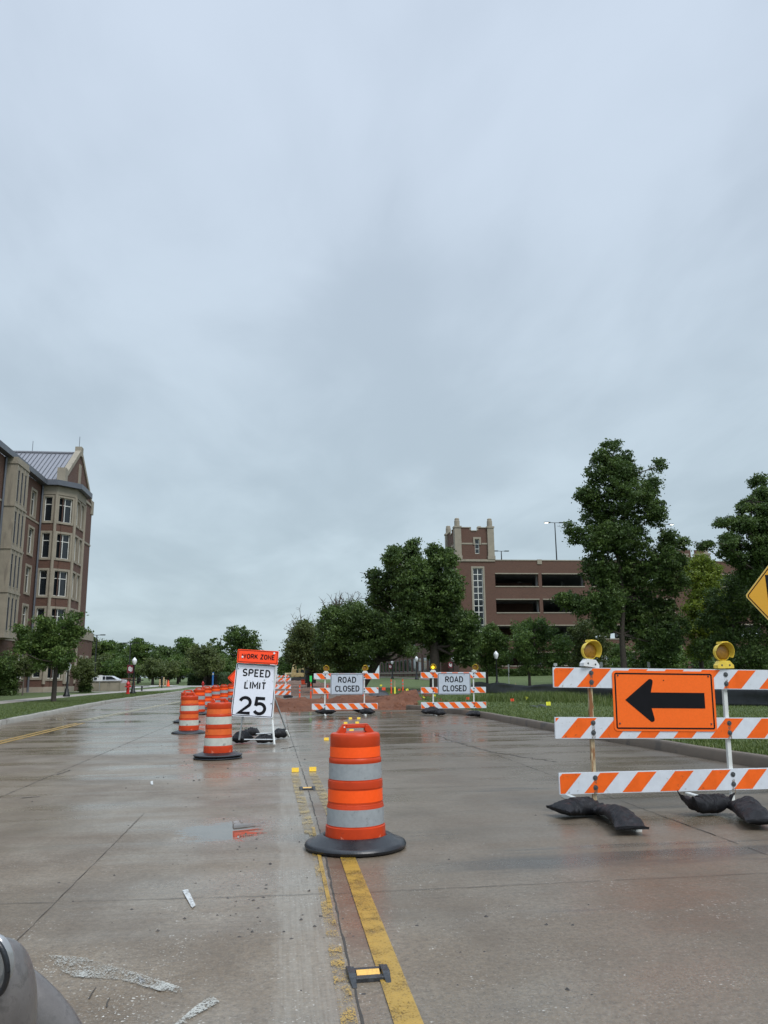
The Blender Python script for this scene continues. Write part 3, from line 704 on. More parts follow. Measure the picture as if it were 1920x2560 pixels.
# ================================================================ TREES
pin_oak = [(1533,1116,18,24),(1517,1112,10),(1536,1145,30),(1497,1142,20),(1562,1150,25),(1494,1187,34),(1536,1187,44),(1578,1187,32),(1461,1233,22),(1490,1240,40),(1543,1243,58),(1594,1236,38),(1631,1172,15,20),(1638,1205,25,30),(1626,1240,28,34),(1621,1288,34,44),(1575,1291,58),(1510,1285,50),(1427,1320,12,18),(1447,1340,28),(1480,1357,40),(1520,1345,50),(1575,1357,56),(1653,1350,18,26),(1661,1373,28),(1693,1363,13,20),(1640,1405,44),(1689,1405,30),(1494,1422,48),(1543,1422,64),(1608,1438,66),(1685,1454,42),(1402,1497,16),(1429,1503,28),(1461,1519,38),(1510,1503,56),(1575,1503,64),(1657,1520,56),(1608,1568,60),(1690,1568,46),(1505,1556,34),(1650,1600,50)]
tree('tall pointed dark green oak standing behind the orange arrow sign barricade', (28.0 * 0 + AY(1562,1700,60).x, 60, .3), 60, pin_oak, 125000, .19, 'leaf_dark', 11, trunk_r=.24, depth=1.2, csz=.33, fork=4.0, limbs=10, group='large trees on the right lawn')
elm = [(1031,1362,14,20),(1031,1390,28),(997,1387,20),(973,1381,12),(970,1404,22),(1078,1377,16),(1088,1400,28),(1119,1378,15),(1127,1400,20),(936,1436,16),(943,1465,22),(987,1438,36),(1038,1435,42),(1088,1441,48),(1122,1458,30),(968,1487,42),(1021,1482,56),(1071,1492,58),(1112,1492,38),(933,1497,12),(1038,1540,56),(1088,1540,56),(1137,1540,36),(1158,1560,30),(1150,1600,38),(1118,1593,46),(1060,1580,40),(1004,1560,44),(1168,1590,20),(1110,1624,34),(1155,1640,30)]
tree('big spreading tree with a thick grey trunk in front of the brick tower', (AY(1088,1698,62).x, 62, .35), 62, elm, 105000, .19, 'leaf_dark', 12, trunk_r=.40, depth=1.9, csz=.32, fork=3.2, limbs=9, group='large trees on the right lawn')
lean_t = [(822,1540,18),(842,1522,14),(876,1519,16),(896,1526,20),(812,1563,20),(835,1560,44),(886,1549,44),(930,1546,38),(963,1545,34),(835,1600,46),(886,1593,52),(936,1583,52),(980,1573,42),(1004,1612,30),(953,1620,38),(852,1640,34),(900,1636,36),(820,1632,34),(1018,1632,18,12),(870,1662,30)]
tree('dark rounded tree with a low leaning trunk and dead twigs on top', (AY(905,1694,72).x, 72, .5), 72, lean_t, 60000, .19, 'leaf_dark', 13, trunk_r=.38, depth=2.2, csz=.5, fork=2.2, twigs=3, lean=1.4, group='large trees on the right lawn')
row1 = [(757,1573,18),(740,1580,12),(784,1587,26),(767,1607,38),(742,1617,32),(794,1617,38),(728,1628,14),(738,1638,24),(770,1640,32),(801,1652,32),(800,1672,22)]
tree('olive green tree with half-bare top behind the construction machines', (AY(775,1694,95).x, 95, 0), 95, row1, 34000, .24, 'leaf_olive', 14, trunk_r=.3, depth=2.5, csz=.6, fork=1.8, twigs=2, group='large trees on the right lawn')
far1 = [(712,1655,14),(720,1645,10),(706,1668,12),(722,1668,20),(738,1670,20),(706,1683,12),(760,1672,20),(785,1672,20),(750,1684,14),(775,1685,14)]
tree('farthest dark tree at the end of the road on the right side', (AY(722,1691,270).x, 270, 0), 270, far1, 12000, .7, 'leaf_dark', 15, trunk_r=.3, depth=4, csz=.8, fork=1.2)
ra = [(1189+36,1590,30,20),(1225,1572,16),(1250,1600,20),(1205,1610,26),(1240,1620,34),(1210,1640,30),(1250,1645,26),(1228,1660,22)]
tree('small dark green tree right of the brick tower base, beside the lamp post', (AY(1218,1703,68).x, 68, .45), 68, ra, 12000, .17, 'leaf_mid', 16, trunk_r=.10, depth=1.5, csz=.34, fork=1.6, group='small trees in front of the parking garage')
rb = [(1354,1558,16),(1335,1566,22),(1310,1566,16),(1300,1590,24),(1340,1590,36),(1375,1585,30),(1400,1600,18),(1390,1615,28),(1285,1608,20),(1300,1630,28),(1345,1625,44),(1385,1640,30),(1320,1655,28),(1365,1658,26),(1275,1640,12)]
tree('round small tree with forked trunk in front of the garage openings', (AY(1324,1705,64).x, 64, .45), 64, rb, 20000, .16, 'leaf_mid', 17, trunk_r=.11, depth=1.8, csz=.34, fork=1.5, group='small trees in front of the parking garage')
rc = [(1450,1568,20),(1470,1560,14),(1440,1585,24),(1480,1590,28),(1430,1612,20),(1465,1625,34),(1500,1620,28),(1440,1650,26),(1490,1660,26)]
tree('light green young tree at the left edge of the tall oak', (AY(1463,1705,70).x, 70, .5), 70, rc, 12000, .17, 'leaf_olive', 18, trunk_r=.10, depth=1.5, csz=.34, fork=1.8, group='small trees in front of the parking garage')
yt = [(1757,1402,24),(1740,1418,24),(1775,1425,24),(1730,1450,26),(1765,1455,34),(1790,1465,18),(1740,1490,34),(1775,1500,30),(1720,1520,26),(1750,1540,40),(1785,1545,26),(1725,1570,34),(1765,1590,30),(1740,1620,34)]
tree('bright yellow-green tree between the tall oak and the dark tree at the right edge', (AY(1757,1702,66).x, 66, .5), 66, yt, 34000, .19, 'leaf_yellow', 19, trunk_r=.2, depth=1.8, csz=.40, fork=2.4)
rt_t = [(1917,1194,14,22),(1914,1236,24),(1881,1252,12),(1897,1252,20),(1901,1282,26),(1865,1272,12),(1866,1301,24),(1829,1298,14),(1810,1305,11),(1842,1318,24),(1898,1324,40),(1787,1357,14),(1800,1368,12),(1816,1350,20),(1850,1357,26),(1813,1386,16),(1884,1373,40),(1930,1300,50),(1950,1390,60),(1990,1330,60),(1840,1400,20),(1880,1430,34),(1940,1470,50),(1985,1240,50)]
tree('large open-crowned tree at the right edge behind the yellow diamond sign', (AY(1945,1702,52).x, 52, .5), 52, rt_t, 75000, .17, 'leaf_dark', 20, trunk_r=.28, depth=1.3, csz=.30, fork=4, limbs=12, group='large trees on the right lawn')
lowr = [(1819,1462,34),(1868,1470,40),(1803,1503,40),(1852,1519,46),(1901,1540,48),(1836,1568,48),(1790,1552,34),(1819,1607,44),(1884,1607,48),(1940,1580,50),(1850,1650,44),(1910,1655,44),(1771,1620,30),(1800,1655,30)]
tree('dense bluish-dark low tree below the right edge crown behind the barricade', (AY(1850,1702,58).x, 58, .5), 58, lowr, 30000, .19, 'leaf_dark', 21, trunk_r=.18, depth=1.8, csz=.4, fork=1.6)
un = [(1560,1640,40,34),(1610,1625,44),(1650,1650,44),(1700,1640,44),(1740,1665,34),(1540,1665,26),(1590,1670,28)]
tree('shadowy understory tree just behind the tall oak trunk', (AY(1640,1702,76).x, 76, .7), 76, un, 16000, .24, 'leaf_mid', 22, trunk_r=.14, depth=2, csz=.45, fork=1.2)
tree('distant dark tree filling the gap under the leaning trunk canopy', (AY(850,1690,230).x, 230, .3), 230, [(820,1668,26),(850,1664,28),(880,1668,26),(905,1672,24),(835,1684,20),(865,1684,22),(895,1686,18),(805,1680,20)], 9000, .6, 'leaf_dark', 23, trunk_r=.3, depth=4, csz=.8, fork=1)
# dark hedge line along the garage foot
rng = np.random.default_rng(5)
def hedge(name, label, cat, A, B, wd, h, z0, n, size, mat, group=None):
    A = Vector(A); B = Vector(B); t = thing(name, label, cat, (A.x, A.y, z0), 0, group); L = (B - A); ln = L.length
    dx = L.x / ln; dy = L.y / ln; mb = MB()
    m = Matrix(((dx, -dy, 0), (dy, dx, 0), (0, 0, 1))).to_4x4()
    mb.box((L.x / 2, L.y / 2, h * .45), (ln, wd * .8, h * .86), M['bark'], m); mb.build('branches', t)
    s = rng.uniform(0, ln, n); face = rng.integers(0, 3, n); u = rng.uniform(-.5, .5, n) * wd; zz = rng.uniform(.02, 1, n) * h
    zz = np.where(face == 0, h + rng.normal(0, .04, n), zz); u = np.where(face == 1, -wd / 2 + rng.normal(0, .05, n), u); u = np.where(face == 2, wd / 2 + rng.normal(0, .05, n), u)
    zz *= 1 + .06 * np.sin(s * 1.3) + .03 * np.sin(s * 4.1)
    P = np.stack([s * dx - u * dy, s * dy + u * dx, zz], 1)
    leafmesh('foliage', P, size, M[mat], rng, t, tint=rng.uniform(0, 1, n) * .8 + .2 * np.sin(s * 2) ** 2); return t
# left background trees
bgt = []
def bgtree(label, px, Y, top, wpx, mat, seed, n=9000, size=.42, base=None, group='background trees beyond the parking lot'):
    rr = random.Random(seed); yb = 1698 - (px - 200) * .012; h = yb - top; L = []
    for k in range(16):
        f = (k + .5) / 16; y = top + h * (.08 + .80 * f); wv = wpx * (.30 + .62 * math.sin(math.pi * min(1, f * .75 + .12)))
        L.append((px + rr.uniform(-1, 1) * wv * .62, y, wv * rr.uniform(.34, .5), min(h * .2, wv * rr.uniform(.3, .45))))
    L.append((px + rr.uniform(-5, 5), top + h * .09, wpx * .16)); L.append((px, top + h * .3, wpx * .4))
    return tree(label, (AY(px, yb, Y).x, Y, 0), Y, L, n, size, mat, seed, trunk_r=.22, depth=2.5, csz=.6, fork=1.5, group=group, limbs=5)
bgtree('slim pale tree showing just right of the tall brick building', 226, 150, 1572, 30, 'leaf_olive', 31, 5000)
bgtree('tree with pointed top behind the left lot lamp', 266, 160, 1600, 46, 'leaf_mid', 32)
bgtree('low wide dark tree behind the lot lamps', 300, 175, 1610, 60, 'leaf_dark', 33)
bgtree('taller light green tree behind the banner lamp post on the left', 345, 165, 1600, 64, 'leaf_mid', 34)
bgtree('dark bushy tree right of the left banner lamp', 402, 160, 1618, 62, 'leaf_dark', 35)
bgtree('small light green tree at the back of the lot, left of the long hedge', 382, 135, 1650, 40, 'leaf_olive', 36, 5000, .34)
bgtree('light green tree at left edge behind the white car', 250, 140, 1640, 60, 'leaf_olive', 37, 7000, .36)
bgtree('tree behind the low stone wall and bike rack', 300, 138, 1650, 60, 'leaf_mid', 38, 7000, .36)
bgtree('wide green tree behind the hedge with rounded crown', 445, 150, 1645, 66, 'leaf_mid', 39, 7500, .38)
bgtree('tall airy tree with broken outline left of the big round dark tree', 472, 180, 1588, 50, 'leaf_mid', 40)
bgtree('tallest round dark tree on the left horizon beside the work zone sign', 590, 170, 1568, 92, 'leaf_dark', 41, 15000, .42)
bgtree('olive tree with multiple pale trunks above the hedge', 512, 120, 1615, 56, 'leaf_olive', 42, 9000, .30)
bgtree('mid green tree behind the blue post', 555, 140, 1640, 56, 'leaf_mid', 43, 7000, .36)
bgtree('dark low tree directly behind the speed limit sign', 620, 150, 1645, 56, 'leaf_mid', 44, 7000, .38)
bgtree('small mid green tree between the lot lamps and the banner post', 322, 150, 1655, 50, 'leaf_dark', 45, 5000, .36)
bgtree('small pale bush-like tree left of the rounded hedge', 420, 142, 1655, 44, 'leaf_olive', 46, 5000, .36)
for i, (px, top, wpx) in enumerate(((240, 1640, 90), (350, 1640, 100), (450, 1640, 100), (550, 1630, 100), (640, 1652, 60))):
    bgtree(['far grey-green tree line behind the brick building corner', 'far tree filling the gap behind the left banner', 'far tree filling the gap behind the rounded hedge', 'far tree below the tallest round crown', 'far low tree right of the speed limit sign'][i], px, 200, top, wpx, 'leaf_dark', 60 + i, 8000, .55)
# left street trees
st = [(190,1545,16),(180,1570,22),(118,1556,14),(100,1566,22),(58,1572,10),(60,1590,24),(90,1590,34),(130,1580,30),(150,1565,22),(165,1590,28),(195,1575,14),(140,1605,38),(105,1615,36),(70,1605,22),(48,1608,12),(170,1612,26),(120,1635,32),(90,1640,22),(160,1640,26),(185,1640,14),(105,1660,14),(150,1662,18),(55,1625,16)]
tree('street tree with wide flat crown on the left verge in front of the brick building', (AY(133,1762,48.7).x, 48.7, .17), 48.7, st, 24000, .14, 'leaf_mid', 51, trunk_r=.13, depth=1.0, csz=.28, fork=2.2, limbs=9, shell=.6)
st2 = [(8,1650,22),(20,1665,24),(5,1690,34),(28,1700,18),(0,1722,30),(22,1730,22),(-20,1680,40)]
tree('dense dark evergreen bush at the left frame edge', (-24.2 + 0 * 1, 66, .2), 66, st2, 14000, .15, 'leaf_dark', 52, trunk_r=.10, depth=1.0, csz=.3, fork=.5)
st3 = [(60,1655,14),(75,1668,16),(48,1668,12),(62,1680,14),(80,1655,8)]
tree('small shrub tree with thin pale stems by the building entrance', (AY(56,1738,66).x, 66, .2), 66, st3, 5000, .13, 'leaf_olive', 53, trunk_r=.05, depth=.7, csz=.25, fork=1.6, trunkmat='twig')
st4 = [(210,1665,18),(198,1680,16),(228,1685,12),(215,1700,16),(200,1655,10),(222,1668,10)]
tree('small multi-stem tree at the right corner of the brick building', (AY(205,1736,74).x, 74, .2), 74, st4, 7000, .15, 'leaf_olive', 54, trunk_r=.06, depth=.9, csz=.28, fork=1.0)
tree('dark low bush against the foot of the brick building corner', (AY(215,1736,75).x, 75, .2), 75, [(215,1722,12),(208,1728,10),(224,1718,9)], 3500, .14, 'leaf_dark', 55, trunk_r=.05, depth=.7, csz=.2, fork=.2, name='bush', cat='bush')
hedge('hedge', 'long clipped green hedge curving beside the left driveway', 'hedge', (-10.8, 122), (-6.2, 142), 3.0, 1.7, .2, 7000, .22, 'leaf_hedge')
hedge('hedge', 'second clipped hedge behind the blue post', 'hedge', (-13.5, 121.5), (-10.9, 121.5), 2.2, 1.5, .2, 3000, .22, 'leaf_hedge')
for i, (a, b) in enumerate((((24, 97), (33, 97)), ((36, 96.5), (50, 96.5)), ((50.5, 95), (72, 95)))):
    hedge('hedge', ['dark shrub row left of the forked small tree along the garage wall', 'dark shrub row behind the forked small tree along the garage wall', 'dark shrub row along the garage wall under the yellow-green tree'][i], 'hedge', a, b, 1.6, [.9, 1.2, 3.0][i], 1.0, 6000, .26, 'leaf_dark')

# ================================================================ BUILDINGS
BR, LS = 'brick', 'limestone'
def wallseg(mb, A, B, z0, z1, ops, depth, mat, rev, off=(0, 0)):
    """vertical wall from A to B (outside on the right of A->B), openings (s0,s1,za,zb) with real reveals"""
    A = Vector((A[0] - off[0], A[1] - off[1])); B = Vector((B[0] - off[0], B[1] - off[1])); L = (B - A).length; d = (B - A) / L; nrm = Vector((d.y, -d.x))
    ss = sorted({0, L} | {o[0] for o in ops} | {o[1] for o in ops}); zz = sorted({z0, z1} | {o[2] for o in ops} | {o[3] for o in ops})
    P = lambda s, z, k=0: (A.x + d.x * s - nrm.x * k, A.y + d.y * s - nrm.y * k, z)
    for a, b in zip(ss, ss[1:]):
        for c, e in zip(zz, zz[1:]):
            if any(o[0] <= a + 1e-6 and b <= o[1] + 1e-6 and o[2] <= c + 1e-6 and e <= o[3] + 1e-6 for o in ops): continue
            mb.face([P(a, c), P(b, c), P(b, e), P(a, e)], mat, [(a, c), (b, c), (b, e), (a, e)])
    for a, b, c, e in ops:
        for q in ([P(a, c), P(a, e), P(a, e, depth), P(a, c, depth)], [P(b, e), P(b, c), P(b, c, depth), P(b, e, depth)], [P(a, e), P(b, e), P(b, e, depth), P(a, e, depth)], [P(b, c), P(a, c), P(a, c, depth), P(b, c, depth)]): mb.face(q, rev)
def window(root, A, B, op, off, nx=1, trans=(), depth=.18, sur=.22, mull=.06, z_sill=True, fm='winframe', rows=None):
    A = Vector((A[0] - off[0], A[1] - off[1])); B = Vector((B[0] - off[0], B[1] - off[1])); d = (B - A).normalized(); nrm = Vector((d.y, -d.x))
    a, b, c, e = op
    def bxs(mb, s0, s1, k0, k1, za, zb, m):
        cs = (s0 + s1) / 2; ck = (k0 + k1) / 2; ce = A + d * cs + nrm * ck
        mb.box((ce.x, ce.y, (za + zb) / 2), (s1 - s0, abs(k1 - k0), zb - za), m, Matrix(((d.x, -d.y, 0), (d.y, d.x, 0), (0, 0, 1))).to_4x4())
    w_ = MB(); ls = M[LS]
    if sur:
        bxs(w_, a - sur, a, -.02, .05, c - sur, e + sur, ls); bxs(w_, b, b + sur, -.02, .05, c - sur, e + sur, ls)
        bxs(w_, a, b, -.02, .048, e, e + sur, ls); bxs(w_, a - .001, b + .001, -.02, .09, c - sur, c, ls)
    else: bxs(w_, a, b, -.05, .03, c - .05, c, ls)
    wo = w_.build('window', root)
    g = MB(); P = lambda s, z: (A.x + d.x * s - nrm.x * depth, A.y + d.y * s - nrm.y * depth, z)
    g.face([P(a, c), P(b, c), P(b, e), P(a, e)], M['glass']); g.build('pane', wo)
    f = MB(); fr = M[fm]; k0, k1 = -depth + .004, -depth + .05
    bxs(f, a, a + mull, k0, k1, c, e, fr); bxs(f, b - mull, b, k0, k1, c, e, fr); bxs(f, a + mull, b - mull, k0, k1, e - mull, e, fr); bxs(f, a + mull, b - mull, k0, k1, c, c + mull, fr)
    for i in range(1, nx): s = a + (b - a) * i / nx; bxs(f, s - mull / 2, s + mull / 2, k0, k1 + .004, c + mull, e - mull, fr)
    for tz in (trans if rows is None else [c + (e - c) * i / rows for i in range(1, rows)]): bxs(f, a + mull, b - mull, k0, k1 - .004, tz - mull / 2, tz + mull / 2, fr)
    f.build('window_frame', wo); return wo
def band(mb, A, B, z0, z1, pr, off, m=None, ext=0):
    A = Vector((A[0] - off[0], A[1] - off[1])); B = Vector((B[0] - off[0], B[1] - off[1])); d = (B - A).normalized(); L = (B - A).length; nrm = Vector((d.y, -d.x)); c = A + d * L / 2 + nrm * (pr / 2 - .02)
    mb.box((c.x, c.y, (z0 + z1) / 2), (L + ext, pr + .04, z1 - z0), m or M[LS], Matrix(((d.x, -d.y, 0), (d.y, d.x, 0), (0, 0, 1))).to_4x4())

# ---- tall brick hall on the left
OFF = (-23.3, 79)
hall = thing('brick_building', 'tall five-storey red brick and limestone building with grey metal roof at the left edge', 'building', (OFF[0], OFF[1], .15))
FT = [18.55, 15.0, 11.4, 7.8]     # window heads
X0 = -23.3
wl = MB(); tr_ = MB()
# main facade (faces the road, +x): A->B runs along +y has outside on +x
fa = ((X0, 28), (X0, 79.0)); ops = []
wy = [33, 37, 41, 45, 49, 53, 57, 61, 65.4, 76.0]
for y in wy:
    for t_ in FT: ops.append((y - 28, y + 1.35 - 28, t_ - 2.35, t_))
    ops.append((y - 28 - .2, y + 1.5 - 28, 1.3, 3.6))
wallseg(wl, *fa, -.3, 19.6, ops, .22, M[BR], M[LS], OFF)
for o in ops: window(hall, *fa, o, OFF, 1 if o[3] > 5 else 2, (o[3] - .75,), depth=.2)
for z in (15.75, 4.55): band(tr_, *fa, z, z + .17, .05, OFF)
band(tr_, *fa, -.3, .5, .06, OFF)
# stair turret bay of limestone on the main facade
bay = MB(); b0, b1 = 68.6, 71.7; xb = X0 + .95
faces = [((X0, b0), (xb, b0)), ((xb, b0), (xb, b1)), ((xb, b1), (X0, b1))]
bops = []
for t_ in FT:
    for k in range(3): bops.append((.28 + k * .92, .80 + k * .92, t_ - 2.6, t_ + .1))
wallseg(bay, *faces[0], 4.6, 19.7, [], .2, M[LS], M[LS], OFF); wallseg(bay, *faces[1], 4.6, 19.7, bops, .09, M[LS], M[LS], OFF); wallseg(bay, *faces[2], 4.6, 19.7, [], .2, M[LS], M[LS], OFF)
bay.face([(X0 - OFF[0], b0 - OFF[1], 4.6), (X0 - OFF[0], b1 - OFF[1], 4.6), (xb - OFF[0], b1 - OFF[1], 4.6), (xb - OFF[0], b0 - OFF[1], 4.6)], M[LS])
for z in (19.1, 15.45, 11.85, 8.25, 4.6):
    for f_ in faces: band(bay, *f_, z, z + .18, .08, OFF, ext=.05)
for k in range(4):   # piers between the lights
    s = b0 + .12 + k * .93
    bay.bx((xb - OFF[0] - .01, s - OFF[1] - .11, 4.79), (xb - OFF[0] + .05, s - OFF[1] + .11, 19.0), M[LS])
bay.build('stone_bay', hall)
for o in bops: window(hall, *faces[1], o, OFF, 1, (o[3] - .8,), depth=.07, sur=0, mull=.03, fm='darkmetal')
# octagonal corner turret
T = [(X0, 79.0), (-21.9, 79.0), (-20.45, 80.45), (-20.45, 84.2), (-21.4, 85.2)]
tf = list(zip(T, T[1:]))
for i, (A, B) in enumerate(tf):
    L = (Vector(B) - Vector(A)).length; o_ = []
    if i == 0: o_ = [(.35, 1.05, t_ - 2.4, t_) for t_ in FT] + [(.35, 1.05, 1.4, 3.5)]
    if i == 1: o_ = [(.33, L - .33, t_ - 2.4, t_) for t_ in FT] + [(.35, L - .35, 1.3, 3.6)]
    if i == 2: o_ = [(.5, 1.6, t_ - 2.4, t_) for t_ in FT] + [(2.3, 3.3, t_ - 2.4, t_) for t_ in FT] + [(.5, 1.6, 1, 3.5)]
    wallseg(wl, A, B, -.3, 19.6, o_, .22, M[BR], M[LS], OFF)
    for o in o_: window(hall, A, B, o, OFF, 2 if i == 1 else 1, (o[3] - .72,), depth=.2, sur=.2, mull=.07)
    band(tr_, A, B, 18.78, 19.62, .10, OFF, ext=.06); band(tr_, A, B, 4.45, 4.7, .07, OFF, ext=.04); band(tr_, A, B, -.3, .55, .07, OFF, ext=.04)
    for t_ in FT[:0]: pass
for (x, y) in T[1:4]:   # slim limestone shafts on the turret corners
    tr_.tube([(x - OFF[0] + .02, y - OFF[1] - .02, .8), (x - OFF[0] + .02, y - OFF[1] - .02, 18.8)], .15, M[LS], 8)
wl.build('brick_wall', hall); 
# gable wall facing the road
gw = MB(); XG = -21.4
gp = [(79.4, -.3), (79.4, 20.4), (80.1, 20.9), (84.9, 24.6), (90.4, 20.4), (91.3, 20.2), (91.3, -.3)]
P3 = lambda y, z, x=XG: (x - OFF[0], y - OFF[1], z)
gw.face([P3(*p) for p in gp], M[BR], [p for p in gp])
gw.face([P3(91.3, -.3), P3(91.3, 20.2), P3(91.3, 20.2, -30), P3(91.3, -.3, -30)], M[BR], [(0, 0), (0, 20), (9, 20), (9, 0)])
gw.face([P3(79.4, 19, -30), P3(79.4, 20.4, -30), P3(79.4, 20.4), P3(79.4, 19)], M[BR], [(0, 0), (0, 1), (9, 1), (9, 0)])
gw.build('gable_wall', hall)
cp = MB()   # raking copings, kneelers, bands
def rake(y0, z0, y1, z1, t=.42, w=.62):
    d = Vector((0, y1 - y0, z1 - z0)).normalized(); nn = Vector((0, -d.z, d.y)); nn = nn if nn.z > 0 else -nn
    a = Vector(P3(y0, z0)); b = Vector(P3(y1, z1)); q = []
    for x in (-.45, .12):
        for p in (a, b):
            for k in (-.18, t - .18): q.append(p + Vector((x, 0, 0)) + nn * k)
    cp.mesh(q, [(0, 1, 3, 2), (4, 6, 7, 5), (0, 4, 5, 1), (2, 3, 7, 6), (0, 2, 6, 4), (1, 5, 7, 3)], M[LS])
rake(79.6, 20.7, 84.75, 24.65); rake(90.9, 20.2, 85.05, 24.65)
cp.bx(P3(84.5, 24.2, XG - .5), P3(85.3, 25.2, XG + .16), M[LS])
cp.bx(P3(79.0, 19.7, XG - .6), P3(79.9, 21.5, XG + .18), M[LS]); cp.bx(P3(90.7, 19.2, XG - .6), P3(91.5, 20.7, XG + .14), M[LS])
cp.bx(P3(80, 20.0, XG), P3(91.3, 20.25, XG + .10), M[LS]); cp.bx(P3(84.5, 20.25, XG), P3(85.3, 23.3, XG + .09), M[LS])
cp.bx(P3(85.5, 15.6, XG), P3(91.3, 15.8, XG + .08), M[LS])
cp.build('stone_coping', hall)
for z in FT[1:]: window(hall, (XG, 79.4), (XG, 91.3), (7.6, 8.7, z - 2.2, z), OFF, 1, (z - .7,), depth=-.03, sur=.22)
tr_.build('stone_trim', hall)
# ground annex
an = MB(); xa = -20.35
wallseg(an, (XG, 84.3), (xa, 84.3), -.3, 5.2, [], .2, M[BR], M[LS], OFF); aop = [(1.2, 2.2, 1.2, 3.4), (3.6, 4.6, 1.2, 3.4)]
wallseg(an, (xa, 84.3), (xa, 90.6), -.3, 5.2, aop, .2, M[BR], M[LS], OFF); wallseg(an, (xa, 90.6), (XG, 90.6), -.3, 5.2, [], .2, M[BR], M[LS], OFF)
band(an, (xa, 84.3), (xa, 90.6), 5.2, 6.0, .1, OFF); band(an, (XG, 84.3), (xa, 84.3), 5.2, 6.0, .1, OFF); band(an, (xa, 90.6), (XG, 90.6), 5.2, 6.0, .1, OFF)
an.face([P3(84.3, 5.9), P3(84.3, 5.9, xa), P3(90.6, 5.9, xa), P3(90.6, 5.9)], M['roofmetal']); an.build('low_annex', hall)
for o in aop: window(hall, (xa, 84.3), (xa, 90.6), o, OFF, 1, (2.8,), sur=.2)
# roofs with standing seams
rf = MB(); zr = 24.5; yr = 84.9
def roofplane(a, b, c, d_, nseam, seam_m=None):
    """a,b eave ends; d_,c ridge ends"""
    a, b, c, d_ = map(Vector, (a, b, c, d_)); rf.face([a, b, c, d_], M['roofmetal']); nn = (b - a).cross(d_ - a).normalized(); nn = nn if nn.z > 0 else -nn
    for i in range(1, nseam):
        p = a.lerp(b, i / nseam); q_ = d_.lerp(c, i / nseam); s = (b - a).normalized() * .025
        rf.mesh([p - s, p + s, q_ + s, q_ - s, p - s + nn * .08, p + s + nn * .08, q_ + s + nn * .08, q_ - s + nn * .08], [(4, 5, 6, 7), (0, 1, 5, 4), (1, 2, 6, 5), (2, 3, 7, 6), (3, 0, 4, 7)], seam_m or M['darkmetal'])
roofplane(P3(78.9, 20.0, -32), P3(78.9, 20.0, XG - .3), P3(yr, zr, XG - .3), P3(yr, zr, -32), 24)
roofplane(P3(91.3, 20.0, XG - .3), P3(91.3, 20.0, -32), P3(yr, zr, -32), P3(yr, zr, XG - .3), 24)
roofplane(P3(28, 20.0, X0 + .55), P3(79.6, 20.0, X0 + .55), P3(79.6, 26.6, X0 - 8), P3(28, 26.6, X0 - 8), 110, M['roofmetal'])
rf.face([P3(28, 20, X0 - 16.5), P3(28, 26.6, X0 - 8), P3(79.6, 26.6, X0 - 8), P3(79.6, 20, X0 - 16.5)], M['roofmetal'])
rf.face([P3(28, 19.6, X0), P3(28, 20, X0 + .55), P3(28, 26.6, X0 - 8), P3(28, 20, X0 - 16.5)], M[BR])
rf.tube([P3(yr, zr + .1, -32), P3(yr, zr + .1, XG - .5)], .13, M['roofmetal'], 6)
rf.build('roof', hall)
gt = MB()
gt.bx(P3(28, 19.62, X0 + .02), P3(79.6, 20.12, X0 + .62), M['darkmetal'])
# turret roof: fascia ring and low hip
E = [(X0 + .1, 78.45), (-21.65, 78.45), (-19.9, 80.2), (-19.9, 84.5), (-21.2, 85.6)]
for A, B in zip(E, E[1:]): band(gt, A, B, 19.62, 20.12, .05, OFF, M['darkmetal'], ext=.05)
ap = (-22.6 - OFF[0], 82.5 - OFF[1], 20.75)
for A, B in zip(E, E[1:]): gt.face([(A[0] - OFF[0], A[1] - OFF[1], 20.1), (B[0] - OFF[0], B[1] - OFF[1], 20.1), ap], M['roofmetal']); gt.face([(A[0] - OFF[0], A[1] - OFF[1], 19.64), (ap[0], ap[1], 19.64), (B[0] - OFF[0], B[1] - OFF[1], 19.64)], M['darkmetal'])
gt.build('gutter_and_turret_roof', hall)
for (x, y) in ((X0 + .15, 78.75), (X0 + .12, 68.3)):
    dp = MB(); dp.tube([(x - OFF[0], y - OFF[1], 0), (x - OFF[0], y - OFF[1], 19.6)], .1, M['darkmetal'], 8); dp.build('downpipe', hall)
for x, y, h in ((XG - .2, 84.9, 26.4), (-26.3, 84.9, 25.8), (X0 - .2, 64.6, 22.3), (X0 - .2, 66.2, 22.3)): rod = MB(); rod.tube([P3(y, h - 1.9, x), P3(y, h, x)], .03, M['darkmetal'], 5); rod.build('lightning_rod', hall)

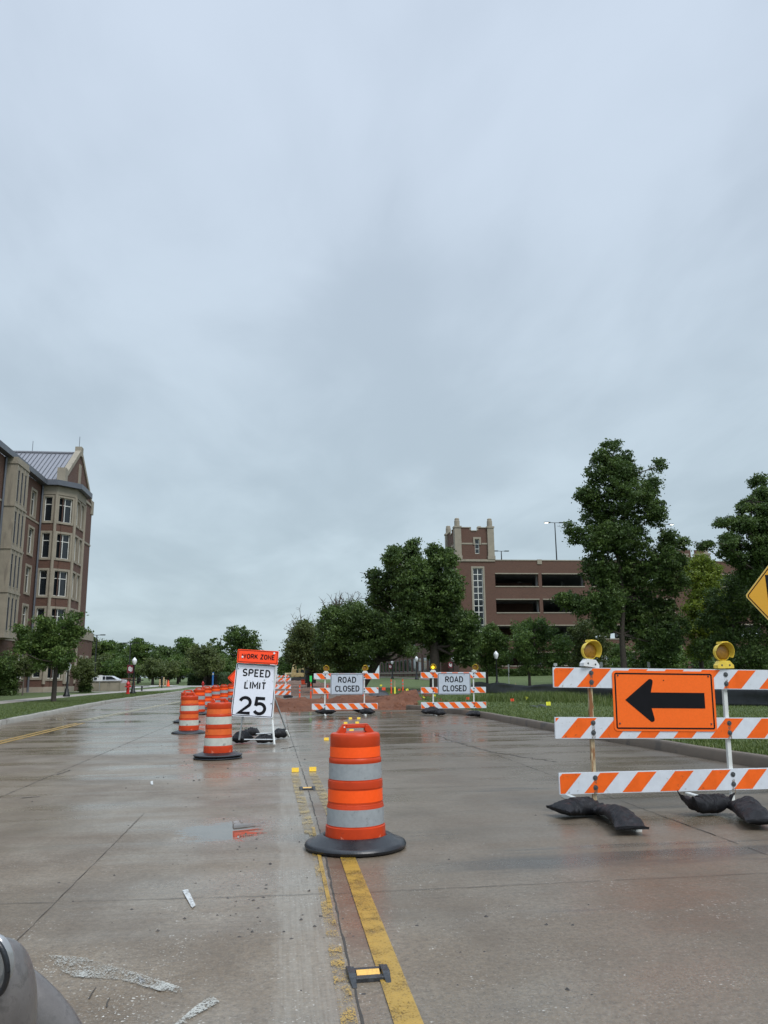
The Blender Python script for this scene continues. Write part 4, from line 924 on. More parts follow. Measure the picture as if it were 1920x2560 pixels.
# ---- parking garage
GO = (27, 100); gar = thing('parking_garage', 'brown brick parking garage with a square crenellated stair tower and long dark openings', 'building', (27, 100, .9))
gw = MB(); gb = MB(); FL = [(12.45, 14.0), (9.08, 10.68), (5.7, 7.35), (2.4, 3.92)]
ops = []
bays = [(27.05, 32.8), (33.25, 39.0), (39.9, 45.4), (45.9, 51.2)]
bays2 = [(57.3, 63.2), (63.7, 69.6), (70.1, 76)]
Gm = M['brick2']; dz = -.9
def gfac(xa, xb, bs, top):
    o_ = [(p - xa, q_ - xa, a + dz, b + dz) for p, q_ in bs for a, b in FL]
    wallseg(gw, (xa, 100), (xb, 100), -1.2, top + dz, o_, .45, Gm, Gm, GO)
    for p, q_ in bs:
        for a, b in FL: band(gb, (p, 100), (q_, 100), b + dz, b + dz + .13, .06, GO); band(gb, (p, 100), (q_, 100), a + dz - .13, a + dz, .06, GO)
    band(gb, (xa, 100.0), (xb, 100.0), top + dz, top + dz + .12, .06, GO)
    for z in (0, 3.4, 6.75, 10.1, 13.5): gw.bx((xa - 27 + .1, .5, z + .62 + dz), (xb - 27 - .1, 34, z + .9 + dz), M['darkroom']) if z else None
    gw.bx((xa - 27 + .1, 33.6, -1), (xb - 27 - .1, 34, top + dz), M['darkroom'])
    x = xa - 27 + .2
    for p, q_ in bs:
        for k in range(4): gw.bx((q_ - 27, 8 * k + 1, -1), (q_ - 27 + .4, 8 * k + 1.4, top - 1 + dz), M['darkroom'])
gfac(27, 51.4, bays, 15.75); gfac(57, 76.4, bays2, 15.75)
gw.face([(.1, .4, 13.3), (24, .4, 13.3), (24, 34, 13.3), (.1, 34, 13.3)], M['darkroom'])
for x in (32.8, 45.4, 63.3): 
    gb.bx((x - 27 - .05, -.09, 15.3 + dz), (x - 27 + .55, .1, 15.92 + dz), M[LS])
gb.bx((12.15, -.10, 13.4 + dz), (12.4, .0, 16.0 + dz), M[LS])
gw.build('brick_wall', gar); gb.build('stone_trim', gar)
def tower(X, W_, D, zlow, ztop, Y=100, wins=True):
    tw = MB(); st_ = MB(); o = GO; x1 = X + W_
    base = [((X, Y + D), (X, Y)), ((X, Y), (x1, Y)), ((x1, Y), (x1, Y + D)), ((x1, Y + D), (X, Y + D))]
    fr = base[1]; wo = (W_ * .43, W_ * .43 + 1.3, 5.9 + dz, 14.75 + dz); wu = (W_ * .49, W_ * .49 + .58, zlow + 1.05 + dz, zlow + 2.95 + dz)
    wl_ = (D * .45, D * .45 + 1.2, 5.9 + dz, 14.3 + dz)
    for i, (A, B) in enumerate(base):
        ops_ = [wo] if i == 1 and wins else ([wl_] if i == 0 and wins else []); Yf = Y - .18 if i == 1 else None
        wallseg(tw, A, B, -1.2, zlow + dz, ops_, .2, Gm, M[LS], o)
        band(st_, A, B, zlow + dz, zlow + .28 + dz, .12, o, ext=.2)
        # upper stage, set in 0.1
        s = .12; cx, cy = X + W_ / 2, Y + D / 2
        A2 = (A[0] + (s if A[0] < cx else -s), A[1] + (s if A[1] < cy else -s)); B2 = (B[0] + (s if B[0] < cx else -s), B[1] + (s if B[1] < cy else -s))
        wallseg(tw, A2, B2, zlow + .28 + dz, ztop + dz, [wu] if i == 1 else ([(D * .42, D * .42 + .6, zlow + 1.6 + dz, zlow + 2.9 + dz)] if i == 0 else []), .2, Gm, M[LS], o)
        L = (Vector(B2) - Vector(A2)).length; dd = (Vector(B2) - Vector(A2)).normalized(); A3 = Vector(A2)
        for (s0, s1) in ((0, L * .42), (L * .58, L)):
            p = A3 + dd * s0; q_ = A3 + dd * s1
            wallseg(tw, p, q_, ztop + dz, ztop + .42 + dz, [], .2, Gm, M[LS], o); band(st_, p, q_, ztop + .42 + dz, ztop + .52 + dz, .08, o)
        p = A3 + dd * L * .42; q_ = A3 + dd * L * .58; band(st_, p, q_, ztop + dz, ztop + .10 + dz, .08, o)
        for e_ in (L * .42 - .1, L * .58 + .1):
            p = A3 + dd * (e_ - .1); q_ = A3 + dd * (e_ + .1); band(st_, p, q_, ztop + .1 + dz, ztop + .42 + dz, .03, o)
        if i in (0, 1):
            ww = wu if i == 1 else (D * .42, D * .42 + .6, 0, 0)
            for a_, b_ in ((.3, ww[0] - .3), (ww[1] + .3, L - .3)): band(st_, A3 + dd * a_, A3 + dd * b_, zlow + 2.25 + dz, zlow + 2.45 + dz, .05, o)
    for cxn in (X + .33, x1 - .33):
        for cyn in (Y + .33, Y + D - .33):
            px_, py_ = cxn - o[0], cyn - o[1]
            st_.bx((px_ - .50, py_ - .50, zlow + .28 + dz), (px_ + .50, py_ + .50, zlow + .75 + dz), M[LS])
            st_.bx((px_ - .43, py_ - .43, zlow + .75 + dz), (px_ + .43, py_ + .43, ztop + .35 + dz), M[LS])
            st_.bx((px_ - .50, py_ - .50, ztop + .40 + dz), (px_ + .50, py_ + .50, ztop + .62 + dz), M[LS])
            st_.lathe([(.36, ztop + .62 + dz), (.36, ztop + 1.35 + dz), (.31, ztop + 1.42 + dz), (.31, ztop + 1.62 + dz), (.22, ztop + 1.72 + dz), (0, ztop + 1.75 + dz)], M[LS], 10, Matrix.Translation((px_, py_, 0)))
    twr = tw.build('tower', gar); st_.build('tower_stonework', gar)
    if wins:
        window(gar, *fr, wo, o, 2, rows=11, sur=.22, mull=.09); s = .12
        window(gar, (X + s, Y + s), (x1 - s, Y + s), wu, o, 1, rows=3, sur=.0, mull=.07); window(gar, *base[0], wl_, o, 2, rows=11, sur=.2, mull=.08)
        hd = MB(); hx = X + s + wu[0] - o[0]; hd.bx((hx - .22, .02, wu[3]), (hx + .80, .13, wu[3] + .25), M[LS])
        for a_ in (hx - .22, hx + .58): hd.bx((a_, .02, wu[3] - .75), (a_ + .22, .125, wu[3]), M[LS])
        hd.build('stone_hood', gar)
tower(22.0, 5.0, 6.2, 15.6, 19.6)
tower(51.4, 5.2, 6.2, 13.9 + .5, 16.3, wins=False)
# ---- older brick hall behind the trees
OL = (21, 106.5); old = thing('brick_building', 'long low brown brick building with stone-framed windows seen under the big trees', 'building', (21, 106.5, 1))
ob = MB(); A, B = (21, 176), (21, 106.5); wopsl = []
for k in range(14):
    s = 69.5 - 2.8 - k * 4.8
    if s > .5: wopsl += [(s - 1.5, s + 1.4, .9, 2.85)] + ([(s - 1.2, s + 1.1, 4.6, 6.6), (s - 1.2, s + 1.1, 8.2, 10.2)] if k % 2 == 0 else [])
# outside faces -x: run from +y to -y
wallseg(ob, A, B, -1.4, 12.6, wopsl, .2, M['brick2'], M[LS], OL); wallseg(ob, B, (34, 106.5), -1.4, 12.6, [], .2, M['brick2'], M[LS], OL)
ob.face([(0, 0, 12.6), (13, 0, 12.6), (13, 69.5, 12.6), (0, 69.5, 12.6)], M['roofmetal'])
obt = MB(); band(obt, A, B, .55, .75, .1, OL); band(obt, A, B, 12.6, 12.85, .1, OL)
obt.build('stone_trim', old); ob.build('brick_wall', old)
g_ = MB(); yy = 163 - 106.5; g_.prism([(yy - 3, 12.6), (yy + 3, 12.6), (yy + 3, 13.6), (yy, 16), (yy - 3, 13.6)], -.2, .6, M[LS], axis='x'); g_.prism([(yy - 2.2, 11.5), (yy + 2.2, 11.5), (yy + 2.2, 13.2), (yy, 15), (yy - 2.2, 13.2)], -.26, -.2, M['brick2'], axis='x'); g_.build('stone_gable', old)
for o in wopsl: window(old, A, B, o, OL, 1, depth=.05, sur=0, mull=.05, fm='darkmetal')
for k in range(13):
    p = MB(); yk = 5.7 + 4.8 * k ; p.bx((-.07, yk - .22 - .5, -1.4), (0, yk + .22 - .5, 3.4), M['brick2']); p.build('buttress', old)
#__PART3__
# ================================================================ WORK ZONE
def drum(label, loc, rotz=0, worn=False, base='ring', group='orange and white channelizing drums', scale=1.0):
    t = thing('traffic_drum', label, 'traffic drum', loc, rotz, group)
    og = M['orange_worn'] if worn else M['orange_sheet']; gr = M['scuffed_sheet'] if worn else M['grey_sheet']; pl_ = M['orange_plastic']
    b = MB()
    prof = [(.250, .045), (.266, .05), (.2655, .085), (.2625, .185), (.262, .192), (.2525, .198), (.2515, .350), (.2505, .353), (.2495, .360), (.2475, .364), (.246, .378), (.2425, .382), (.2400, .508), (.2435, .513), (.2425, .560), (.2405, .572), (.2345, .576), (.2330, .726), (.2345, .730), (.2340, .752), (.2305, .758), (.2255, .765), (.2225, .865), (.2235, .868), (.2230, .940), (.221, .955), (.212, .968), (.19, .974), (.0, .974)]
    b.lathe(prof, pl_, 48, capb=True)
    bo = b.build('body', t, smooth=32)
    for (r0, z0, r1, z1, mm) in ((.2532, .208, .2524, .345, gr), (.2432, .400, .2412, .500, og), (.2353, .586, .2342, .720, gr), (.2266, .772, .2240, .858, og)):
        s = MB(); s.lathe([(r0, z0), (r1, z1)], mm, 48); s.build('reflective_band', t, smooth=60)
    h = MB(); yt, yb_ = .028, .045
    def hb(p): h.prism(p, -.032, .032, pl_)
    hb([(-.175, .970), (-.105, .970), (-.085, .985), (-.085, 1.036), (-.122, 1.036)]); hb([(.175, .970), (.122, 1.036), (.085, 1.036), (.085, .985), (.105, .970)])
    hb([(-.122, 1.036), (.122, 1.036), (.112, 1.047), (-.112, 1.047)]); hb([(-.085, 1.012), (.085, 1.012), (.085, 1.036), (-.085, 1.036)])
    h.build('handle', t, bevel=.006)
    hl = MB(); hl.lathe([(0, -.034), (.007, -.034), (.007, -.031)], M['white_plastic'], 10, Matrix.Translation((-.105, 0, 1.022)) @ Matrix.Rotation(R(90), 4, 'X') @ Matrix.Scale(-1, 4, (0, 0, 1))); hl.build('handle_hole', t)
    for sx in (-1, 1):
        k = MB(); a0 = R(-90 + sx * 36); pts_ = []
        for da, z in ((-5, .075), (-5, .135), (6, .100)):
            a = a0 + R(da * -sx); pts_.append((.2685 * math.cos(a), .2685 * math.sin(a), z))
        k.face(pts_ if sx > 0 else pts_[::-1], pm('pale_orange_mark', (.66, .14, .07), .4)); k.build('triangle_mark', t)
    rg = MB()
    if base == 'ring': rings = [0]
    elif base == 'double': rings = [0, .045]
    else: rings = [0]
    for dzz in rings:
        if base == 'flat': pr = [(.27, .085), (.30, .082), (.44, .035), (.455, .012), (.45, 0), (.2, 0)]
        else: pr = [(.262, .100), (.285, .116), (.315, .108), (.365, .078), (.415, .062), (.437, .052), (.446, .034), (.440, .014), (.425, .004), (.38, 0), (.2, 0)]
        pr = [(r, z * (.62 if base == 'double' else 1) + dzz) for r, z in pr]
        rg.lathe(pr, M['rubber'], 56)
    rg.build('rubber_base', t, smooth=40)
    if scale != 1: t.scale = (scale,) * 3
    if base == 'double':
        for c in t.children:
            if c.name.split('.')[0] != 'rubber_base': c.location.z = .03
    return t
d1 = drum('nearest orange drum with clean bands on the yellow centre line', (.66, 7.42, 0), R(8))
drum('scuffed orange drum with two stacked rubber rings beside the speed limit sign', (-1.15, 15.6, 0), R(20), True, 'double')
d3 = drum('second scuffed drum with a flat flared base, left of the double-ring drum', (-2.45, 22.6, 0), R(-15), True, 'flat')
dl = ['drum almost hidden right behind the flat-base scuffed drum', 'first clean drum right of the flat-base scuffed drum', 'second clean drum of the far row, counted from the left', 'third clean drum of the far row, counted from the left', 'fourth clean drum of the far row, counted from the left', 'last drum of the far row, just beside the edge of the speed limit sign']
for L_, (x, y) in zip(dl, ((G(468, 1806).x, 27.8), (G(505, 1782).x, 33.5), (G(527, 1768).x, 38.6), (G(545, 1762).x, 42.5), (G(561, 1758).x, 46), (G(578, 1753).x, 50))):
    dup(d1, (x, y, 0), L_, R(random.Random(x).uniform(-30, 30)))

# ---- sandbags
def sandbag(label, loc, rotz, size=(.62, .34, .15), seed=0, sag=0, group='black sandbags holding down the stands', ears=0, bend=0, drape=0):
    a, b, c = (q / 2 for q in size); nu, nv = 64, 44; vs = []; fs = []; off = Vector((seed * 3.1, 1.7, seed * .7))
    for i in range(nu + 1):
        u = -1 + 2 * i / nu; au = abs(u)
        th = max(0, 1 - au ** 2.6) ** .62; wv = .78 + .26 * au ** 2.2
        for j in range(nv):
            v = 2 * math.pi * j / nv; cy = math.copysign(abs(math.cos(v)) ** .85, math.cos(v)); sz = math.sin(v)
            lump = 1 + .35 * mnoise.noise(Vector((u * 1.8, 0, 0)) + off) + .25 * mnoise.noise(Vector((u * 2.5, cy * 1.5, 4)) + off)
            h = max(th * lump, .05); y = cy * b * wv * (1 + .16 * mnoise.noise(Vector((u * 2, cy, 7)) + off))
            z = c + sz * c * h
            # creases radiate from the sewn ends, folds run across the belly
            cr = abs(mnoise.noise(Vector((u * 1.3, y * 16, 2)) + off)) * .045 * au ** 1.2 * th ** .3
            fo = abs(mnoise.noise(Vector((u * 5.5 + y * 4, y * 5, 9)) + off)) * .055 * th
            n3 = mnoise.fractal(Vector((u * 6, y * 22, sz)) + off, 1, 2, 4) * .008
            if sz > -.2: z += n3 - cr - fo + .02
            x = u * a * (1 - .10 * (cy * cy) * (1 - au)) + n3 * 1.5 + .05 * a * math.copysign(1, u) * abs(cy) ** 3 * au
            y += bend * (1 - u * u) * .5
            z = max(z, .004) if not drape else z
            z += ears * au ** 3 * (1 + .6 * mnoise.noise(Vector((u * 3, cy * 2, 3)) + off)) * (.5 + .5 * abs(cy))
            z += sag * max(0, 1 - u * u * .9) * (.5 + .5 * max(0, 1 - abs(y / b)))
            vs.append((x, y, max(.003, z)))
    for i in range(nu):
        for j in range(nv): fs.append((i * nv + j, i * nv + (j + 1) % nv, (i + 1) * nv + (j + 1) % nv, (i + 1) * nv + j))
    fs.append(tuple(range(nv - 1, -1, -1))); fs.append(tuple(nu * nv + k for k in range(nv)))
    mb = MB(); mb.mesh(vs, fs, M['bag']); o = mb.build('sandbag', smooth=60)
    o.location = loc; o.rotation_euler = (0, 0, rotz); return tag(o, label, 'sandbag', group)

# ---- barricades
def rail(mb, L, h, y0, th, slant, phase, pitch=.425):
    """board from x=0..L, z=0..h ; slant +1 = '/' ; stripes both faces as split polygons"""
    wm, om = M['white_board'], M['stripe_orange']
    mb.bx((0, y0, 0), (L, y0 + th, h), wm)
    def clip(poly, f):
        out = []
        for i in range(len(poly)):
            p, q_ = poly[i], poly[(i + 1) % len(poly)]; a, b = f(p), f(q_)
            if a >= 0: out.append(p)
            if (a >= 0) != (b >= 0): t_ = a / (a - b); out.append((p[0] + (q_[0] - p[0]) * t_, p[1] + (q_[1] - p[1]) * t_))
        return out
    k = -3
    e = .008
    while k * pitch < L + 1:
        x = k * pitch + phase; sh = h * .86 * slant; wd = pitch / 2
        poly = [(x, e), (x + wd, e), (x + wd + sh, h - e), (x + sh, h - e)]
        poly = clip(poly, lambda p: p[0] - e)
        if poly: poly = clip(poly, lambda p: L - e - p[0])
        if len(poly) > 2:
            mb.face([(p[0], y0 - .0015, p[1]) for p in poly], om); mb.face([(p[0], y0 + th + .0015, p[1]) for p in poly[::-1]], om)
        k += 1
def warning_light(parent, x, z, tilt=0, base='white_plastic', lit=False, yaw=0, y=0):
    e = MB(); Mx = Matrix.Translation((x, y, z)) @ Matrix.Rotation(yaw, 4, 'Z') @ Matrix.Rotation(tilt, 4, 'Y')
    b = MB(); poly = [(-.105, 0), (.105, 0), (.105, .035), (.055, .085), (-.055, .085), (-.105, .035)]
    n = len(poly); vs = [Mx @ Vector((p[0] * (1 if s < 0 else .85), s, p[1])) for s in (-.05, .05) for p in poly]
    b.mesh(vs, [tuple(range(n)), tuple(range(2 * n - 1, n - 1, -1))] + [(i, i + n, (i + 1) % n + n, (i + 1) % n) for i in range(n)], M[base])
    for sx in (-.05, .05): b.lathe([(0, .0), (.010, .0), (.012, -.006)], M['bolt'], 8, Mx @ Matrix.Translation((sx, -.0535, .035)) @ Matrix.Rotation(R(90), 4, 'X') )
    lb = b.build('light_base', parent, smooth=30)
    h = MB(); Hm = Mx @ Matrix.Translation((0, 0, .178)) @ Matrix.Rotation(R(90), 4, 'X') @ Matrix.Scale(.90, 4)
    h.lathe([(.075, -.045), (.104, -.036), (.108, 0), (.108, .010), (.100, .013), (.098, .006)], M['lamp_yellow'], 28, Hm, capb=True)
    # visor: a hood over the top half, drooping at the right side
    vs = []; fs = []; nn = 22
    for i in range(nn + 1):
        a = R(-32 + 205 * i / nn); dpt = .085 * (1 - abs((i / nn) - .5) * 1.1) + .015
        for r, yy in ((.1095, .008), (.124, dpt + .008), (.129, dpt + .008), (.1135, .004)): vs.append(Hm @ Vector((r * math.cos(a), r * math.sin(a), yy)))
    for i in range(nn):
        for k in range(4): fs.append((i * 4 + k, i * 4 + (k + 1) % 4, (i + 1) * 4 + (k + 1) % 4, (i + 1) * 4 + k))
    h.mesh(vs, fs, M['lamp_yellow'])
    blk = [Mx @ Vector(v) for v in ((-.045, -.07, .282), (.045, -.07, .282), (.045, .03, .272), (-.045, .03, .272), (-.04, -.07, .300), (.04, -.07, .300), (.04, .03, .298), (-.04, .03, .298))]
    h.mesh(blk, [(3, 2, 1, 0), (4, 5, 6, 7), (0, 1, 5, 4), (1, 2, 6, 5), (2, 3, 7, 6), (3, 0, 4, 7)], M['lamp_yellow'])
    nk = MB(); h.lathe([(.045, 0), (.03, .02), (.045, .03)], M['lamp_yellow'], 12, Mx @ Matrix.Translation((0, 0, .07)))
    ho = h.build('lamp_head', parent, smooth=35)
    l = MB(); l.lathe([(.098, .007), (.092, .016), (.07, .024), (.0, .028)], M['amber'], 28, Hm)
    if lit: l.lathe([(.062, .024), (.05, .032), (0, .036)], M['litamber'], 16, Hm)
    l.build('lens', ho, smooth=50)
def barricade(label, loc, rotz, roll, L, legs, rails, slant, phases, signfn, lights, bolts=True, post='white_post', group='three-rail road barricades', far=False, feet=.75):
    t = thing('barricade', label, 'barricade', loc, 0, group, rot=(0, roll, rotz))
    for i, lx in enumerate(legs):
        p = MB(); mt = M[post[i] if isinstance(post, tuple) else post]; p.bx((lx - .022, .03, .03), (lx + .022, .074, 1.56), mt); p.build('post', t, bevel=.004)
        f_ = MB(); f_.bx((lx - .032, -feet, .008), (lx + .032, feet, .06), M['white_post']); f_.build('foot', t, bevel=.004)
    for (z, h, x0, tl), ph in zip(rails, phases):
        r = MB(); rail(r, L, h, 0, .028, slant, ph); o = r.build('rail', t); o.location = (x0, 0, z); o.rotation_euler = (0, tl, 0)
    if bolts:
        for (z, h, x0, tl) in rails:
            for lx in legs:
                for zz in (z + h * .28, z + h * .74):
                    zc = zz - math.tan(tl) * (lx - x0); Q = Matrix.Translation((lx, -.002, zc)) @ Matrix.Rotation(R(90), 4, 'X')
                    b = MB(); b.lathe([(.027, .0), (.027, .003), (.011, .0035), (.011, .010), (0, .012)], M['bolt'], 12, Q); b.build('bolt', t, smooth=30)
    signfn(t)
    for (x, z, tl, base, lit, yaw) in lights: warning_light(t, x, z, tl, base, lit, yaw, .03)
    return t
def sign_plate(parent, name, w, h, r, cx, cz, y, mat, border=None, bt=.02, inset=.02, back='steel', edge=None):
    s = MB(); s.prism(rrect(w, h, r, cx, cz, 6), y, y + .004, M[mat])
    s.mats.append(M[back]); s.mi[1] = len(s.mats) - 1
    o = s.build(name, parent)
    if border:
        b = MB(); ring(b, w - 2 * inset, h - 2 * inset, max(r - inset, .01), bt, cx, cz, y - .002, M[border]); b.build('border', o)
    return o
# near barricade: arrow board
NB = G(1385, 2032) ; nx = AY(1385, 1850, 8.75).x
def arrow_sign(t):
    cx, cz, y = 3.56 - nx + .0, 0, -.012
    # sign centre measured on the photograph: 1660,1754
    c = AY(1657, 1754, 8.7); cx = c.x - nx; cz = c.z + .035
    o = sign_plate(t, 'arrow_sign', 1.185, .655, .045, cx, cz, -.008, 'sign_orange', 'black_paint', .016, .024)
    a = MB(); yy = -.0105
    tip = (cx - .455, cz + .008)
    head = [tip] + [(cx - .185, cz + .225), (cx - .168, cz + .238), (cx - .145, cz + .238), (cx - .128, cz + .222), (cx - .128, cz + .20), (cx - .155, cz + .092)] + [(cx + .468, cz + .092), (cx + .468, cz - .078), (cx - .155, cz - .078)] + [(cx - .128, cz - .19), (cx - .128, cz - .212), (cx - .145, cz - .226), (cx - .168, cz - .226), (cx - .185, cz - .212)]
    a.face([(p[0], yy, p[1]) for p in [head[0]] + head[10:][::-1][::-1] + []] if 0 else [(p[0], yy, p[1]) for p in [tip, head[14], head[13], head[12], head[11], head[10], head[9], head[8], head[7], head[6], head[5], head[4], head[3], head[2], head[1]]], M['black_paint'])
    a.build('arrow', o)
    b = MB()
    for sx in (-.535, .535):
        for sz in (-.245, .275): b.lathe([(.0, .010), (.006, .010), (.010, .002), (.010, 0)], M['bolt'], 10, Matrix.Translation((cx + sx * (.985), -.0085, cz + sz)) @ Matrix.Rotation(R(90), 4, 'X'))
    b.lathe([(0, .002), (.007, .002), (.007, 0)], M['black_paint'], 8, Matrix.Translation((cx + .0, -.0085, cz + .225)) @ Matrix.Rotation(R(90), 4, 'X'))
    b.build('sign_bolts', o)
roll = R(1.3)
def zz_(py, px, Y=8.75): return AY(px, py, Y).z
lg = [AY(1490, 2020, 8.75).x - nx, AY(1832, 2020, 8.75).x - nx]
near_b = barricade('nearest three-rail barricade carrying the orange arrow sign', (nx, 8.75, 0), R(-1.5), roll, 2.95, lg,
    [(1.318, .220, -.004, 0), (.772, .228, .000, R(-.2)), (.190, .222, .030, R(-1.3))], 1, (-.16, .065, -.153), arrow_sign,
    [(lg[0] - .012, 1.545, R(6), 'white_plastic', False, R(18)), (lg[1] - .005, 1.55, R(-1), 'lamp_yellow', False, R(8))], post=('rusty_post', 'white_post'), feet=1.12)
for (z, h, x0) in ((1.318, .220, -.004), (.772, .228, 0), (.190, .222, .030)):
    for lx in lg:
        s = MB(); s.face([(lx - .022, -.003, z + .006), (lx + .022, -.003, z + .006), (lx + .014, -.003, z + h * .72), (lx - .014, -.003, z + h * .72)], M['stain']); s.build('rust_stain', near_b)
def gp(px, py): p = G(px, py); return (p.x, p.y, 0)
sandbag('limp sandbag lying left of the left foot of the arrow barricade', gp(1450, 2040), R(14), (.54, .38, .15), 3, .02, bend=-.05)
fd = (G(1583, 2088) - G(1492, 2030)); fr_ = math.atan2(fd.y, fd.x); mid = G(1540, 2066)
sandbag('long sandbag draped over the left front foot of the arrow barricade', (mid.x, mid.y, 0), fr_, (.98, .32, .12), 5, .07, bend=.06)
sandbag('upright pointed sandbag behind the right foot of the arrow barricade', gp(1770, 2038), R(6), (.46, .28, .17), 7, .02, ears=.11)
fd2 = (G(1905, 2076) - G(1838, 2030)); mid = G(1872, 2056)
sandbag('sandbag draped over the right front foot at the frame edge', (mid.x + .04, mid.y, 0), math.atan2(fd2.y, fd2.x), (.92, .34, .15), 9, .06, bend=-.05)
# road closed barricades
def rc_sign(t, cx, cz):
    o = sign_plate(t, 'road_closed_sign', 1.24, .775, .045, cx, cz, -.010, 'sign_greywhite', 'black_paint', .018, .012)
    s = MB(); text(s, 'ROAD', cx + .0, cz + .045, .225, 1.02, .038, -.0135, M['black_paint'], .32); text(s, 'CLOSED', cx + .01, cz - .275, .225, .98, .038, -.0135, M['black_paint'], .27)
    s.build('lettering', o)
    b = MB()
    for sx in (-.38, .38): b.lathe([(0, .004), (.012, .004), (.014, 0)], M['bolt'], 8, Matrix.Translation((cx + sx, -.012, cz + .325)) @ Matrix.Rotation(R(90), 4, 'X'))
    b.build('sign_bolts', o)
yA = 30.6; xA = AY(783.5, 1770, yA).x
pA = [AY(812, 1770, yA).x - xA, AY(911, 1770, yA).x - xA]
barricade('left ROAD CLOSED barricade in front of the red dirt', (xA, yA, 0), 0, R(.35), 2.46, pA, [(1.33, .215, 0, 0), (.80, .215, -.03, R(-.2)), (.22, .225, -.06, R(-.1))], -1, (.27, .0, .255),
    lambda t: rc_sign(t, 1.245, 1.145), [(pA[0] + .03, 1.545, R(2), 'white_plastic', False, 0), (pA[1] + .02, 1.545, R(-1), 'white_plastic', False, R(10))], feet=.5)
yB = 29.6; xB = AY(1052.6, 1770, yB).x; pB = [AY(1084, 1770, yB).x - xB, AY(1187, 1770, yB).x - xB]
barricade('right ROAD CLOSED barricade near the curving kerb with one lit amber light', (xB, yB, 0), R(2), R(.55), 2.46, pB, [(1.33, .215, 0, 0), (.79, .215, 0, R(-.1)), (.245, .225, 0, R(0))], -1, (.09, .11, -.045),
    lambda t: rc_sign(t, 1.255, 1.125), [(pB[0], 1.545, R(0), 'white_plastic', True, 0), (pB[1] + .03, 1.545, R(14), 'white_plastic', False, R(-12))], feet=.5)
def gl(px, py): p = G(px, py); return (p.x, p.y, 0)
sandbag('sandbag heap over the left foot of the left ROAD CLOSED barricade', gl(813, 1789), R(12), (.66, .5, .28), 21, .05)
sandbag('left one of the two sandbags at the right foot of the left ROAD CLOSED barricade', gl(903, 1784), R(30), (.5, .38, .26), 22, .04)
sandbag('right one of the two sandbags at the right foot of the left ROAD CLOSED barricade', gl(918, 1788), R(-25), (.5, .36, .22), 23, .04)
sandbag('large sandbag over the left foot of the right ROAD CLOSED barricade', gl(1078, 1789), R(10), (.62, .44, .26), 24, .05)
sandbag('small crumpled sandbag beside the left foot of the right ROAD CLOSED barricade', gl(1101, 1791), R(25), (.34, .3, .20), 25, .05)
sandbag('flat sandbag over the right foot of the right ROAD CLOSED barricade', gl(1185, 1793), R(-12), (.55, .4, .18), 26, .04)
# distant barricade beyond the first dirt, seen partly behind the speed sign
yC = 52.5; xC = AY(640, 1740, yC).x; LC = 2.44; pC = [.45, AY(713, 1740, yC).x - xC]
fb = barricade('distant white striped barricade seen past the right edge of the speed limit sign', (xC, yC, .05), 0, 0, AY(727, 1740, yC).x - xC, pC, [(1.12, .16, 0, 0), (.60, .26, 0, 0), (.22, .26, 0, 0)], 1, (.1, .1, .1), lambda t: None, [], bolts=False, feet=.4)
sandbag('sandbag at the foot of the distant white barricade', (AY(720, 1742, 52.2).x, 52.2, .05), R(0), (.6, .4, .2), 27, .05)
yD = 90; xD = AY(672, 1700, yD).x
barricade('farthest white barricade, small and bright beyond the distant striped one', (xD, yD, .1), 0, 0, 2.2, [.4, 1.9], [(1.2, .2, 0, 0), (.75, .2, 0, 0), (.3, .2, 0, 0)], 1, (.1, .1, .1), lambda t: None, [], bolts=False, feet=.4)

# ---- speed limit sign on its folding stand
ys_ = 18.5
sgn = thing('speed_limit_sign', 'white SPEED LIMIT 25 sign with orange WORK ZONE plaque on a folding metal stand', 'road sign', (AY(634, 1860, ys_).x, ys_, 0), 0)
sx0 = sgn.location.x
def sp(px, py, Y=ys_): p = AY(px, py, Y); return Vector((p.x - sx0, Y - ys_, p.z))
# plate fitted to its four corners on the photograph (it leans and twists a little)
TL, TR, BRc, BL = sp(594.5, 1661), sp(691.5, 1659), sp(676, 1793), sp(581, 1791)
def quadmap(TL, TR, BRc, BL, ylean, yb=0.0):
    wv = ((TR - TL).length + (BRc - BL).length) / 2; hv = ((TL - BL).length + (TR - BRc).length) / 2
    ex = ((TR - TL) + (BRc - BL)).normalized(); ez = ((TL - BL) + (TR - BRc)); ez = ez - ex * ez.dot(ex) * .35; ez.normalize()
    return wv, hv
sw, shh = (TR - TL).length, ((TL - BL).length + (TR - BRc).length) / 2
cc = (TL + TR + BRc + BL) / 4
lean = math.atan2(((TL - BL) + (TR - BRc)).x, ((TL - BL) + (TR - BRc)).z)
plate = bpy.data.objects.new('sign_panel_mount', None)
bpy.data.objects.remove(plate)
Q = Matrix.Translation(cc) @ Matrix.Rotation(lean * .85, 4, 'Y') @ Matrix.Rotation(R(-6), 4, 'X')
def put(o): o.matrix_local = Q; return o
pl_ = sign_plate(sgn, 'speed_limit_panel', .91, shh * 1.005, .045, 0, 0, 0, 'sign_white', 'black_paint', .016, .014); put(pl_)
s = MB(); k = shh / 1.22
text(s, 'SPEED', .01, shh * .327 - .085, .170, 1.02, .030, -.0035, M['black_paint'], .34)
text(s, 'LIMIT', .01, shh * .09 - .085, .170, 1.05, .030, -.0035, M['black_paint'], .34)
text(s, '25', -.01, shh * -.292 - .20, .40, 1.12, .068, -.0035, M['black_paint'], .30)
s.build('lettering', pl_)
TL2, TR2 = sp(598, 1627), sp(695, 1626); c2 = (sp(598, 1627) + sp(695, 1626) + sp(692, 1657) + sp(593, 1659)) / 4
Q2 = Matrix.Translation(c2) @ Matrix.Rotation(lean * .7, 4, 'Y') @ Matrix.Rotation(R(-6), 4, 'X') @ Matrix.Translation((0, -.012, 0))
